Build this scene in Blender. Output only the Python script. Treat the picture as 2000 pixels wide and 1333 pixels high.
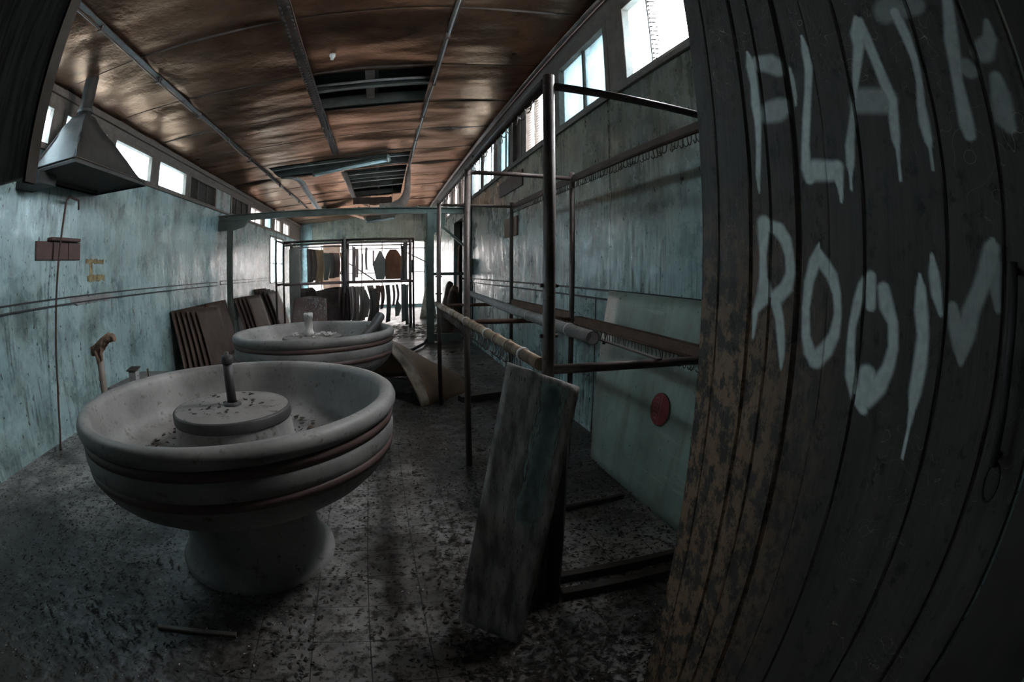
import bpy, bmesh, math, random
from math import sin, cos, pi, radians, sqrt
from mathutils import Vector, Matrix, noise
import numpy as np
for o in list(bpy.data.objects): bpy.data.objects.remove(o)
S = bpy.context.scene
COL = S.collection

# ---------------------------------------------------------------- camera (a real fisheye lens)
cam_d = bpy.data.cameras.new('camera'); cam = bpy.data.objects.new('camera', cam_d); COL.objects.link(cam)
S.camera = cam
cam_d.type = 'PANO'
cam_d.sensor_fit = 'HORIZONTAL'; cam_d.sensor_width = 36.0; cam_d.sensor_height = 36.0*1333/2000
cam_d.clip_start = 0.02; cam_d.clip_end = 300
cam_d.panorama_type = 'FISHEYE_EQUISOLID'
cam_d.fisheye_lens = 939.8/2000*36.0
cam_d.fisheye_fov = pi
pt, yw, rl = -0.1442, -0.2671, -0.0045
Rz = Matrix.Rotation(yw, 3, 'Z'); Rx = Matrix.Rotation(pt, 3, 'X'); Ry = Matrix.Rotation(rl, 3, 'Y')
Rm = Rz @ Rx @ Ry                    # columns: right, forward, up
M = Matrix((Rm.col[0], Rm.col[2], -Rm.col[1])).transposed().to_4x4()
M.translation = (0, 0, 1.5)
cam.matrix_world = M

# ---------------------------------------------------------------- world and exposure
S.view_settings.view_transform = 'Standard'; S.view_settings.look = 'None'
S.view_settings.gamma = 1.0; S.view_settings.use_curve_mapping = False
S.view_settings.exposure = 4.45
W = bpy.data.worlds.new('overcast_sky'); S.world = W; W.use_nodes = True
nt = W.node_tree; nt.nodes.clear()
wo = nt.nodes.new('ShaderNodeOutputWorld'); bg = nt.nodes.new('ShaderNodeBackground')
bg.inputs[0].default_value = (0.97, 0.98, 1.0, 1); bg.inputs[1].default_value = 3.0
nt.links.new(bg.outputs[0], wo.inputs[0])
S.cycles.max_bounces = 10; S.cycles.diffuse_bounces = 5; S.cycles.glossy_bounces = 4
S.cycles.transparent_max_bounces = 8; S.cycles.use_denoising = True
S.cycles.sample_clamp_indirect = 6.0

# room measures (metres)
XL, XR, YN, YF = -3.74, 1.86, -1.6, 21.0
def ceil_z(x): return 3.72 + 0.0857*(x - XL)

def portal(name, x, y0, y1, z0, z1, sgn):
    l = bpy.data.lights.new(name, 'AREA'); l.shape = 'RECTANGLE'; l.size = y1-y0; l.size_y = z1-z0
    l.cycles.is_portal = True
    o = bpy.data.objects.new(name, l); COL.objects.link(o)
    if sgn == 'y':
        o.location = ((x + 0)/1, YF - 0.12, (z0+z1)/2); o.rotation_euler = (-pi/2, 0, 0); l.size = y1
    else:
        o.location = (x, (y0+y1)/2, (z0+z1)/2)
        # area lights shine along local -Z; turn local X onto world Y
        ax = Vector((0, 1, 0)); nz = Vector((-sgn, 0, 0)); ay = nz.cross(ax)
        o.rotation_euler = Matrix((ax, ay, nz)).transposed().to_euler()
    return o
portal('right_window_daylight', XR-0.02, 1.8, 20.6, 3.1, 3.87, -1)
portal('left_window_daylight', XL+0.02, 2.7, 20.4, 3.03, 3.47, 1)
portal('left_low_window_daylight', XL+0.02, 15.2, 20.4, 1.3, 2.85, 1)
portal('end_glazing_daylight', -0.9, 0, 5.5, 0.1, 2.85, 'y')

# ---------------------------------------------------------------- helpers
def tag(o, label=None, cat=None, group=None, kind=None):
    if label: o['label'] = label
    if cat: o['category'] = cat
    if group: o['group'] = group
    if kind: o['kind'] = kind
    return o
def empty(name, loc, label, cat, group=None, rz=0):
    o = bpy.data.objects.new(name, None); COL.objects.link(o); o.location = loc; o.rotation_euler = (0, 0, rz)
    o.empty_display_size = 0.1
    return tag(o, label, cat, group)
class MB:
    def __init__(s): s.v = []; s.f = []; s.sm = []
    def add(s, vs, fs, smooth=False):
        n = len(s.v); s.v += [tuple(v) for v in vs]; s.f += [tuple(i+n for i in f) for f in fs]; s.sm += [smooth]*len(fs)
        return s
    def box(s, x0, x1, y0, y1, z0, z1):
        vs = [(x, y, z) for x in (x0, x1) for y in (y0, y1) for z in (z0, z1)]
        return s.add(vs, [(0,1,3,2),(4,6,7,5),(0,4,5,1),(2,3,7,6),(0,2,6,4),(1,5,7,3)])
    def quadbox(s, P, T):
        """slab: four corner points P, extruded by vector T"""
        P = [Vector(p) for p in P]; T = Vector(T)
        vs = P + [p+T for p in P]
        return s.add(vs, [(3,2,1,0),(4,5,6,7),(0,1,5,4),(1,2,6,5),(2,3,7,6),(3,0,4,7)])
    def bar(s, a, b, w, h, up=(0,0,1)):
        a = Vector(a); b = Vector(b); d = (b-a).normalized(); up = Vector(up)
        if abs(d.dot(up)) > .98: up = Vector((1,0,0))
        r = d.cross(up).normalized(); u = r.cross(d).normalized()
        P = [a + r*w/2*i + u*h/2*j for i, j in ((-1,-1),(1,-1),(1,1),(-1,1))]
        return s.quadbox(P, b-a)
    def tube(s, pts, r, n=10, cap=True, hollow=0):
        pts = [Vector(p) for p in pts]; rs = r if isinstance(r, (list, tuple)) else [r]*len(pts)
        vs = []; fs = []
        t0 = (pts[1]-pts[0]).normalized(); u = t0.orthogonal().normalized()
        for i, p in enumerate(pts):
            t = (pts[min(i+1, len(pts)-1)] - pts[max(i-1, 0)]).normalized()
            u = (u - t*u.dot(t)).normalized(); w = t.cross(u)
            for k in range(n):
                a = 2*pi*k/n; vs.append(p + (u*cos(a) + w*sin(a))*rs[i])
        for i in range(len(pts)-1):
            for k in range(n):
                fs.append((i*n+k, i*n+(k+1)%n, (i+1)*n+(k+1)%n, (i+1)*n+k))
        s.add(vs, fs, True)
        if cap and not hollow:
            m = len(s.v)-len(vs)
            s.f.append(tuple(m+k for k in reversed(range(n)))); s.sm.append(False)
            m2 = m+(len(pts)-1)*n; s.f.append(tuple(m2+k for k in range(n))); s.sm.append(False)
        if hollow:   # open pipe with wall thickness
            s.tube([pts[0], pts[-1]], [rs[0]*hollow, rs[-1]*hollow], n, cap=False)
            m = len(s.v)-2*n; o = m-len(vs)
            for e, (A, B) in enumerate(((o, m), (o+(len(pts)-1)*n, m+n))):
                for k in range(n):
                    s.f.append((A+k, A+(k+1)%n, B+(k+1)%n, B+k)); s.sm.append(False)
        return s
    def lathe(s, prof, n=64, c=(0,0,0), smooth=True, a0=0, a1=2*pi):
        vs = []; full = abs(a1-a0-2*pi) < 1e-6; m = n if full else n+1
        for r, z in prof:
            for k in range(m):
                a = a0+(a1-a0)*k/n; vs.append((c[0]+r*cos(a), c[1]+r*sin(a), c[2]+z))
        fs = []
        for i in range(len(prof)-1):
            for k in range(n if full else n):
                k2 = (k+1) % m
                fs.append((i*m+k, i*m+k2, (i+1)*m+k2, (i+1)*m+k))
        return s.add(vs, fs, smooth)
    def grid(s, fn, nu, nv, thick=0, smooth=True):
        """fn(u,v)->point; thick>0 gives a closed shell"""
        P = [[Vector(fn(i/nu, j/nv)) for j in range(nv+1)] for i in range(nu+1)]
        vs = [p for r in P for p in r]; W_ = nv+1
        fs = [(i*W_+j, (i+1)*W_+j, (i+1)*W_+j+1, i*W_+j+1) for i in range(nu) for j in range(nv)]
        if thick:
            N = len(vs); off = []
            for i in range(nu+1):
                for j in range(nv+1):
                    a = P[min(i+1,nu)][j]-P[max(i-1,0)][j]; b = P[i][min(j+1,nv)]-P[i][max(j-1,0)]
                    nn = a.cross(b); nn = nn.normalized() if nn.length > 1e-9 else Vector((0,0,1))
                    off.append(P[i][j]-nn*thick)
            vs += off; fs += [tuple(N+k for k in reversed(f)) for f in fs]
            for i in range(nu):
                for j in (0, nv):
                    a, b = i*W_+j, (i+1)*W_+j; fs.append((a,b,N+b,N+a) if j else (b,a,N+a,N+b))
            for j in range(nv):
                for i in (0, nu):
                    a, b = i*W_+j, i*W_+j+1; fs.append((b,a,N+a,N+b) if i else (a,b,N+b,N+a))
        return s.add(vs, fs, smooth)
    def obj(s, name, mat, parent=None, bevel=0, seg=1, auto=False):
        me = bpy.data.meshes.new(name); me.from_pydata(s.v, [], s.f)
        me.polygons.foreach_set('use_smooth', s.sm); me.materials.append(mat); me.update()
        o = bpy.data.objects.new(name, me); COL.objects.link(o)
        if parent is not None: o.parent = parent
        if bevel:
            b = o.modifiers.new('bevel', 'BEVEL'); b.width = bevel; b.segments = seg; b.limit_method = 'ANGLE'; b.angle_limit = radians(40)
        return o
def struct(name, mb, mat, bevel=0):
    o = mb.obj(name, mat, None, bevel); o['kind'] = 'structure'; return o
def copy_tree(o, parent=None):
    c = o.copy(); COL.objects.link(c)
    if parent is not None: c.parent = parent
    for ch in o.children: copy_tree(ch, c)
    return c

# ---------------------------------------------------------------- materials
class NT:
    def __init__(s, name):
        s.m = bpy.data.materials.new(name); s.m.use_nodes = True; s.t = s.m.node_tree; s.n = s.t.nodes; s.n.clear()
        s.out = s.n.new('ShaderNodeOutputMaterial'); s.b = s.n.new('ShaderNodeBsdfPrincipled')
        s.t.links.new(s.b.outputs[0], s.out.inputs[0]); s.L = s.t.links
        s.tc = None
    def set(s, name, v):
        i = s.b.inputs[name]
        if isinstance(v, bpy.types.NodeSocket): s.L.new(v, i)
        else: i.default_value = v if not (isinstance(v, tuple) and len(v) == 3) else (*v, 1)
    def pos(s, kind='world', scale=(1,1,1), off=(0,0,0)):
        if kind == 'world': src = s.n.new('ShaderNodeNewGeometry').outputs['Position']
        else: src = s.n.new('ShaderNodeTexCoord').outputs['Object']
        mp = s.n.new('ShaderNodeMapping'); s.L.new(src, mp.inputs[0])
        mp.inputs['Scale'].default_value = scale; mp.inputs['Location'].default_value = off
        return mp.outputs[0]
    def noise(s, vec, scale=5, detail=4, rough=.6, dist=0):
        n = s.n.new('ShaderNodeTexNoise'); s.L.new(vec, n.inputs['Vector'])
        n.inputs['Scale'].default_value = scale; n.inputs['Detail'].default_value = detail
        n.inputs['Roughness'].default_value = rough; n.inputs['Distortion'].default_value = dist
        return n.outputs[0]
    def vor(s, vec, scale=5, feature='F1', rnd=1):
        n = s.n.new('ShaderNodeTexVoronoi'); s.L.new(vec, n.inputs['Vector']); n.feature = feature
        n.inputs['Scale'].default_value = scale; n.inputs['Randomness'].default_value = rnd
        return n.outputs[0]
    def ramp(s, fac, stops, interp='LINEAR'):
        r = s.n.new('ShaderNodeValToRGB'); s.L.new(fac, r.inputs[0]); e = r.color_ramp; e.interpolation = interp
        while len(e.elements) < len(stops): e.elements.new(0.5)
        for k, (p, c) in enumerate(stops):
            e.elements[k].position = p; e.elements[k].color = (c, c, c, 1) if not isinstance(c, tuple) else (*c, 1)
        return r.outputs[0]
    def mix(s, fac, a, b, mode='MIX'):
        x = s.n.new('ShaderNodeMix'); x.data_type = 'RGBA'; x.blend_type = mode
        for i, v in ((0, fac), (6, a), (7, b)):
            if isinstance(v, bpy.types.NodeSocket): s.L.new(v, x.inputs[i])
            elif isinstance(v, tuple): x.inputs[i].default_value = (*v, 1)
            else: x.inputs[i].default_value = v
        return x.outputs[2]
    def math(s, op, a, b=0.0, c=0.0):
        x = s.n.new('ShaderNodeMath'); x.operation = op
        for i, v in enumerate((a, b, c)):
            if isinstance(v, bpy.types.NodeSocket): s.L.new(v, x.inputs[i])
            else: x.inputs[i].default_value = v
        return x.outputs[0]
    def sep(s, vec):
        x = s.n.new('ShaderNodeSeparateXYZ'); s.L.new(vec, x.inputs[0]); return x.outputs
    def bump(s, h, strength=.3, dist=.01):
        x = s.n.new('ShaderNodeBump'); s.L.new(h, x.inputs['Height']); x.inputs['Strength'].default_value = strength
        x.inputs['Distance'].default_value = dist; s.L.new(x.outputs[0], s.b.inputs['Normal'])
    def lines(s, c, period, offset, width):
        """1 on thin lines every `period` along scalar c"""
        a = s.math('SUBTRACT', c, offset); a = s.math('DIVIDE', a, period); a = s.math('FRACT', a)
        a = s.math('SUBTRACT', a, .5); a = s.math('ABSOLUTE', a)
        return s.math('GREATER_THAN', a, .5 - width/period/2)

def mat_simple(name, c1, c2, rough=.6, scale=6, metal=0, spec=.5, stretch=(1,1,1), bump=.2, kind='obj', r2=None, dark=None, lo=.35, hi=.65):
    m = NT(name); v = m.pos(kind, stretch)
    n = m.noise(v, scale, 6, .65); c = m.mix(m.ramp(n, [(lo, 0.0), (hi, 1.0)]), c1, c2)
    if dark:
        n2 = m.noise(v, scale*4, 5, .7); c = m.mix(m.ramp(n2, [(.56, 0.0), (.68, 1.0)]), c, dark)
    m.set('Base Color', c); m.set('Metallic', metal); m.set('Specular IOR Level', spec)
    m.set('Roughness', m.ramp(n, [(.3, rough), (.7, r2 if r2 else min(1, rough+.15))]))
    if bump: m.bump(m.noise(v, scale*6, 4, .6), bump, .004)
    return m.m

def mat_wall():
    m = NT('teal_wall_paint'); v = m.pos('world'); x, y, z = m.sep(v)
    big = m.noise(v, .9, 6, .65)
    teal = m.mix(m.ramp(big, [(.35, 0.0), (.65, 1.0)]), (.24, .37, .385), (.44, .60, .60))
    zz = m.math('MULTIPLY_ADD', z, .5, m.math('MULTIPLY_ADD', big, 1.1, -1.35))
    side = m.math('GREATER_THAN', x, -3.2)
    of = m.math('MULTIPLY', m.ramp(zz, [(0.0, 0.0), (.5, 1.0)]), side)
    c = m.mix(of, teal, (.27, .26, .195))
    # vertical drip streaks, broken up
    br = m.noise(m.pos('world', (1, 1, 1), (2, 8, 5)), 1.7, 4, .6)
    st = m.noise(m.pos('world', (17, 17, 1.3)), 1.6, 8, .75)
    f = m.math('MULTIPLY', m.ramp(st, [(.52, 0.0), (.62, 1.0)]), m.ramp(br, [(.42, 0.0), (.60, .85)]))
    c = m.mix(f, c, (.045, .045, .036))
    sr = m.noise(m.pos('world', (15, 15, .40), (1, 6, 2)), 1.5, 7, .72); br2 = m.noise(m.pos('world', (1, 1, .7), (8, 3, 5)), 1.9, 4, .6)
    fr = m.math('MULTIPLY', m.math('MULTIPLY', m.ramp(sr, [(.48, 0.0), (.60, .9)]), m.ramp(br2, [(.42, .1), (.58, 1.0)])), side)
    c = m.mix(fr, c, (.04, .04, .03))
    st2 = m.noise(m.pos('world', (3.5, 3.5, .8), (3, 3, 3)), 1.2, 8, .7)
    c = m.mix(m.ramp(st2, [(.53, 0.0), (.74, .55)]), c, (.07, .06, .045))
    st3 = m.noise(m.pos('world', (7, 7, 1.2), (7, 3, 1)), 1.5, 7, .7)
    c = m.mix(m.ramp(st3, [(.56, 0.0), (.72, .45)]), c, (.50, .57, .55))
    g = m.noise(m.pos('world', (1, 1, .8), (5, 0, 2)), 1.5, 8, .72)
    c = m.mix(m.ramp(g, [(.46, 0.0), (.66, .8)]), c, (.06, .08, .08))
    sp = m.noise(m.pos('world', (1, 1, .55)), 24, 2, .5)
    c = m.mix(m.ramp(sp, [(.675, 0.0), (.71, .9)]), c, (.025, .02, .016))
    sp2 = m.noise(m.pos('world', (1, 1, .8), (9, 9, 9)), 60, 2, .5)
    c = m.mix(m.ramp(sp2, [(.69, 0.0), (.74, .6)]), c, (.05, .045, .035))
    ln = m.lines(y, 1.40, 3.66 % 1.40, .014)
    c = m.mix(m.math('MULTIPLY', m.math('MULTIPLY', ln, side), .9), c, (.02, .02, .018))
    m.set('Base Color', c)
    m.set('Roughness', m.ramp(m.noise(v, 3, 6, .7), [(.3, .16), (.7, .42)]))
    m.set('Specular IOR Level', .8)
    h = m.math('SUBTRACT', m.noise(m.pos('world', (1, 1.8, .8)), 1.3, 3), m.math('MULTIPLY', ln, .15))
    m.bump(h, .3, .08)
    return m.m

def mat_ceiling():
    m = NT('brown_hardboard_ceiling'); v = m.pos('world')
    n = m.noise(v, 1.3, 6, .65)
    c = m.mix(m.ramp(n, [(.3, 0.0), (.7, 1.0)]), (.052, .028, .018), (.185, .108, .072))
    n2 = m.noise(m.pos('world', (1, 1.3, 1)), 5, 6, .7)
    c = m.mix(m.ramp(n2, [(.58, 0.0), (.70, .7)]), c, (.02, .011, .008))
    n3 = m.noise(v, .5, 4, .6)
    c = m.mix(m.ramp(n3, [(.48, 0.0), (.62, .7)]), c, (.012, .008, .006))
    m.set('Base Color', c); m.set('Specular IOR Level', .5); m.set('Specular Tint', (1.0, .6, .4)); m.set('Metallic', .55)
    m.set('Roughness', m.ramp(n, [(.3, .26), (.7, .44)]))
    m.bump(m.math('ADD', m.noise(v, 9, 4), m.math('MULTIPLY', m.noise(m.pos('world', (.7, 1.6, 1)), 1.1, 1), 9.0)), .35, .03)
    return m.m

def mat_floor():
    m = NT('grimy_floor_tiles'); v = m.pos('world'); x, y, z = m.sep(v)
    n = m.noise(v, 2.3, 7, .65)
    c = m.mix(m.ramp(n, [(.35, 0.0), (.65, 1.0)]), (.10, .092, .086), (.46, .44, .425))
    n1 = m.noise(v, 14, 6, .7)
    c = m.mix(m.ramp(n1, [(.50, 0.0), (.62, .9)]), c, (.025, .021, .018))
    n4 = m.noise(m.pos('world', (1,1,1), (4,7,0)), 38, 4, .6)
    c = m.mix(m.ramp(n4, [(.55, 0.0), (.63, .85)]), c, (.018, .015, .013))
    n2 = m.noise(v, .8, 4, .6)
    c = m.mix(m.ramp(n2, [(.48, 0.0), (.60, .75)]), c, (.035, .03, .026))
    # heavy dirt drifts along the rack side; darker mix in the near left corner too
    dr = m.math('MAXIMUM', m.math('MULTIPLY', m.ramp(m.math('MULTIPLY_ADD', x, 1.2, .1), [(0.0, 0.0), (.5, 1.0)]), m.ramp(m.math('MULTIPLY_ADD', y, .5, -1.05), [(0.0, 0.0), (.6, 1.0)])),
                m.math('MULTIPLY', m.ramp(m.math('MULTIPLY_ADD', x, -1.1, -.2), [(0.0, 0.0), (.7, 1.0)]), m.ramp(m.math('MULTIPLY_ADD', y, -.5, 1.4), [(0.0, 0.0), (.6, 1.0)])))
    dn = m.math('MULTIPLY', dr, m.ramp(m.noise(v, 9, 6, .75), [(.36, .35), (.52, 1.0)]))
    c = m.mix(m.math('MULTIPLY', dn, .85), c, (.026, .022, .019))
    l1 = m.lines(x, .256, -.19 % .256, .006); l2 = m.lines(y, .256, 2.07 % .256, .006)
    ln = m.math('MAXIMUM', l1, l2)
    c = m.mix(m.math('MULTIPLY', ln, .8), c, (.02, .018, .016))
    m.set('Base Color', c)
    m.set('Roughness', m.ramp(n, [(.35, .5), (.65, .24)]))
    h = m.math('SUBTRACT', m.noise(v, 30, 5, .7), m.math('MULTIPLY', ln, .8)); m.bump(h, .4, .006)
    return m.m

def mat_door():
    m = NT('dark_tongue_and_groove_timber'); v = m.pos('obj')
    g = m.noise(m.pos('obj', (1, 18, .9)), 2.2, 8, .7)
    c = m.mix(m.ramp(g, [(.3, 0.0), (.7, 1.0)]), (.050, .041, .036), (.115, .094, .084))
    # worn orange patches at the leading edge low down
    x, y, z = m.sep(v)
    wn = m.noise(m.pos('obj', (1, 8, 5)), 3.4, 8, .75)
    reg = m.math('MULTIPLY', m.ramp(m.math('MULTIPLY_ADD', y, 2.2, -1.1), [(0.0, 0.0), (.7, 1.0)]),
                 m.ramp(m.math('SUBTRACT', 1.75, z), [(0.0, 0.0), (.5, 1.0)]))
    w = m.math('MULTIPLY', m.ramp(wn, [(.46, 0.0), (.54, 1.0)]), reg)
    c = m.mix(m.math('MULTIPLY', w, .85), c, (.42, .245, .15))
    bl = m.noise(m.pos('obj', (1, 6, 4), (3, 3, 3)), 4, 8, .8)
    c = m.mix(m.ramp(bl, [(.54, 0.0), (.62, .8)]), c, (.02, .017, .015))
    sc = m.noise(m.pos('obj', (1, 1, 1), (1, 2, 3)), 8, 1, .4, 3.0)
    s1 = m.math('LESS_THAN', m.math('ABSOLUTE', m.math('SUBTRACT', sc, .5)), .0022)
    msk = m.ramp(m.noise(v, 3, 2), [(.5, 0.0), (.6, .8)])
    c = m.mix(m.math('MULTIPLY', s1, msk), c, (.45, .38, .28))
    # spray paint and plank joints (vertex data)
    at = m.n.new('ShaderNodeAttribute'); at.attribute_name = 'paint'
    pn = m.noise(v, 45, 4, .6)
    pf = m.math('MULTIPLY', at.outputs['Fac'], m.ramp(pn, [(.25, .72), (.6, 1.0)]))
    c = m.mix(pf, c, (.84, .89, .86))
    m.set('Base Color', c)
    m.set('Roughness', m.ramp(g, [(.3, .5), (.7, .8)]))
    m.bump(g, .4, .006)
    return m.m

def mat_glass(name, ct, cr):
    """grimy pale-blue window pane"""
    m = NT(name); v = m.pos('world')
    t = m.n.new('ShaderNodeBsdfTransparent'); t.inputs[0].default_value = (*ct, 1)
    tr = m.n.new('ShaderNodeBsdfTranslucent'); tr.inputs[0].default_value = (*cr, 1)
    mx = m.n.new('ShaderNodeMixShader'); f = m.ramp(m.noise(v, 3.0, 5, .6), [(.3, .25), (.7, .75)])
    m.L.new(f, mx.inputs[0]); m.L.new(t.outputs[0], mx.inputs[1]); m.L.new(tr.outputs[0], mx.inputs[2])
    gl = m.n.new('ShaderNodeBsdfGlossy'); gl.inputs['Roughness'].default_value = .15
    m2 = m.n.new('ShaderNodeMixShader'); m2.inputs[0].default_value = .05
    m.L.new(mx.outputs[0], m2.inputs[1]); m.L.new(gl.outputs[0], m2.inputs[2]); m.L.new(m2.outputs[0], m.out.inputs[0])
    return m.m

M_wall = mat_wall(); M_ceil = mat_ceiling(); M_floor = mat_floor(); M_door = mat_door(); M_glass = mat_glass('dusty_window_glass', (.62, .70, .74), (.5, .6, .64)); M_glassd = mat_glass('grimy_pale_blue_glass', (.11, .14, .15), (.19, .235, .25)); M_glassl = mat_glass('frosted_left_glass', (.40, .46, .48), (.45, .53, .56)); M_glasse = mat_glass('dimmed_end_glass', (.30, .29, .285), (.30, .285, .28))  # end glass is darkened to cut the daylight at the far end
M_frame = mat_simple('weathered_window_frame', (.095,.078,.066), (.17,.14,.118), .6, 5, stretch=(2,2,2), dark=(.06,.05,.04))
M_void = mat_simple('dark_roof_sheet', (.035,.042,.042), (.075,.09,.09), .45, 3, metal=.4, kind='world')
M_batten = mat_simple('green_grey_batten', (.085,.095,.085), (.16,.17,.15), .5, 5, kind='world')
M_green = mat_simple('green_painted_steel', (.075,.09,.075), (.145,.165,.138), .42, 4, dark=(.06,.05,.04))
M_louv = mat_simple('dark_louvre_blade', (.03,.026,.023), (.07,.06,.052), .6, 6)
M_pipe = mat_simple('rusty_dark_pipe', (.07,.055,.05), (.16,.125,.115), .4, 7, metal=.25, stretch=(1,1,1), dark=(.05,.03,.02))
M_rust = mat_simple('brown_rust', (.10,.055,.040), (.20,.115,.08), .6, 9, metal=.2, dark=(.07,.04,.03))
M_bronze = mat_simple('scuffed_brown_pipe', (.13,.085,.055), (.40,.31,.22), .45, 10, metal=.3, dark=(.10,.06,.035))
M_grey = mat_simple('grey_plastic_pipe', (.25,.24,.24), (.40,.38,.38), .5, 6, dark=(.12,.11,.10))
M_conc = mat_simple('stained_terrazzo', (.15,.143,.14), (.31,.30,.29), .42, 3.5, dark=(.10,.09,.08), r2=.62)
M_concd = mat_simple('dirty_basin_top', (.16,.145,.135), (.27,.25,.24), .6, 4, dark=(.05,.04,.035))
M_band = mat_simple('brown_band', (.085,.052,.045), (.14,.09,.08), .45, 5)
M_capb = mat_simple('dark_cap_band', (.035,.032,.032), (.07,.065,.065), .5, 5)
M_board = mat_simple('brown_hardboard', (.055,.034,.027), (.12,.078,.064), .58, 4, spec=.25, dark=(.06,.04,.035))
M_boardw = mat_simple('brown_sheet_with_droppings', (.24,.155,.145), (.36,.25,.235), .5, 3)
M_hood = mat_simple('dull_sheet_metal', (.022,.022,.022), (.075,.068,.062), .5, 2.5, metal=.2, stretch=(1,2,1), dark=(.08,.06,.05))
M_darkwood = mat_simple('dark_timber', (.035,.028,.024), (.075,.06,.052), .7, 6, stretch=(1,1,.2))
M_plk = mat_simple('weathered_plank_face', (.16,.15,.14), (.50,.47,.44), .6, 5, stretch=(5,5,.5), dark=(.05,.045,.04), lo=.4, hi=.6)
M_edge = mat_simple('dark_edge_shade', (.03,.026,.023), (.05,.045,.04), .95, 6, spec=0, bump=0)
M_ply = mat_simple('weathered_grey_plywood', (.17,.16,.15), (.42,.40,.38), .75, 6, stretch=(6,6,.5), dark=(.30,.29,.27), lo=.4, hi=.6)
M_fawn = mat_simple('fawn_sheet', (.16,.088,.052), (.30,.18,.11), .55, 2.5, dark=(.13,.08,.05))
M_cream = mat_simple('splintered_cream_edge', (.12,.085,.06), (.42,.35,.28), .7, 7, dark=(.10,.06,.045))
M_rub1 = mat_simple('dark_rubber_sheet', (.10,.075,.07), (.26,.20,.19), .38, 4)
M_rub2 = mat_simple('grey_rubber_sheet', (.34,.35,.335), (.58,.59,.57), .4, 3)
M_rub3 = mat_simple('tan_rubber_sheet', (.32,.18,.12), (.58,.38,.27), .35, 3)
M_rub4 = mat_simple('golden_rubber_sheet', (.36,.24,.12), (.72,.55,.34), .3, 3)
M_rub5 = mat_simple('pinkish_rubber_sheet', (.38,.28,.28), (.62,.48,.47), .4, 3)
def backlit(m, col, f):
    t = m.node_tree; tr = t.nodes.new('ShaderNodeBsdfTranslucent'); tr.inputs[0].default_value = (*col, 1)
    mx = t.nodes.new('ShaderNodeMixShader'); mx.inputs[0].default_value = f
    pb = next(n for n in t.nodes if n.type == 'BSDF_PRINCIPLED'); out = next(n for n in t.nodes if n.type == 'OUTPUT_MATERIAL')
    t.links.new(pb.outputs[0], mx.inputs[1]); t.links.new(tr.outputs[0], mx.inputs[2]); t.links.new(mx.outputs[0], out.inputs[0])
for m_, c_, f_ in ((M_rub2, (.42,.43,.40), .4), (M_rub3, (.34,.18,.11), .4), (M_rub4, (.50,.34,.18), .4), (M_rub5, (.36,.26,.25), .35), (M_rub1, (.12,.085,.075), .35)): backlit(m_, c_, f_)
M_white = mat_simple('dirty_white_plastic', (.45,.44,.42), (.75,.74,.70), .4, 9, dark=(.08,.07,.06))
M_tube = mat_simple('opal_light_tube', (.55,.68,.72), (.70,.82,.85), .3, 3)
M_stand = mat_simple('tan_standpipe', (.17,.135,.115), (.31,.25,.22), .55, 5, dark=(.12,.08,.06))
M_rag = mat_simple('rotten_brown_rag', (.10,.06,.04), (.36,.23,.17), .8, 14, dark=(.05,.03,.02))
M_maroon = mat_simple('maroon_painted_board', (.075,.04,.038), (.125,.07,.064), .55, 4)
M_black = mat_simple('black_cable', (.02,.02,.02), (.04,.04,.04), .5, 5)
M_red = mat_simple('red_enamel', (.20,.012,.018), (.28,.02,.03), .35, 6)
M_redw = mat_simple('faded_pink_lettering', (.30,.10,.11), (.38,.16,.17), .5, 6)
M_glue = mat_simple('old_glue', (.13,.08,.035), (.42,.34,.17), .6, 12)
M_leaf = mat_simple('dead_leaves', (.018,.013,.010), (.055,.042,.034), .7, 3, kind='world', dark=(.13,.11,.09))
M_chip = mat_simple('pale_chips', (.42,.40,.38), (.65,.62,.60), .4, 8)
M_groundout = mat_simple('pale_concrete_yard', (.50,.49,.47), (.62,.60,.58), .9, 1, kind='world')
random.seed(7)
# ================================================================ THE SETTING
def wall_mesh(axis, c0, c1, a0, a1, z0, z1, holes):
    """wall slab between c0 and c1 on `axis`, running a0..a1 along the other axis, with rectangular openings"""
    A = sorted({a0, a1, *[h[0] for h in holes], *[h[1] for h in holes]}); Z = sorted({z0, z1, *[h[2] for h in holes], *[h[3] for h in holes]})
    A = [a for a in A if a0 <= a <= a1]; Z = [z for z in Z if z0 <= z <= z1]
    def solid(i, j):
        if i < 0 or j < 0 or i >= len(A)-1 or j >= len(Z)-1: return False
        a = (A[i]+A[i+1])/2; z = (Z[j]+Z[j+1])/2
        return not any(h[0] < a < h[1] and h[2] < z < h[3] for h in holes)
    mb = MB()
    def P(c, a, z): return (c, a, z) if axis == 'x' else (a, c, z)
    for i in range(len(A)-1):
        for j in range(len(Z)-1):
            if not solid(i, j): continue
            a, b, lo, hi = A[i], A[i+1], Z[j], Z[j+1]
            for c in (c0, c1): mb.add([P(c,a,lo), P(c,b,lo), P(c,b,hi), P(c,a,hi)], [(0,1,2,3)])
            if not solid(i-1, j): mb.add([P(c0,a,lo), P(c1,a,lo), P(c1,a,hi), P(c0,a,hi)], [(0,1,2,3)])
            if not solid(i+1, j): mb.add([P(c0,b,lo), P(c1,b,lo), P(c1,b,hi), P(c0,b,hi)], [(0,1,2,3)])
            if not solid(i, j-1): mb.add([P(c0,a,lo), P(c1,a,lo), P(c1,b,lo), P(c0,b,lo)], [(0,1,2,3)])
            if not solid(i, j+1): mb.add([P(c0,a,hi), P(c1,a,hi), P(c1,b,hi), P(c0,b,hi)], [(0,1,2,3)])
    return mb
ROOF = 4.75
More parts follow.
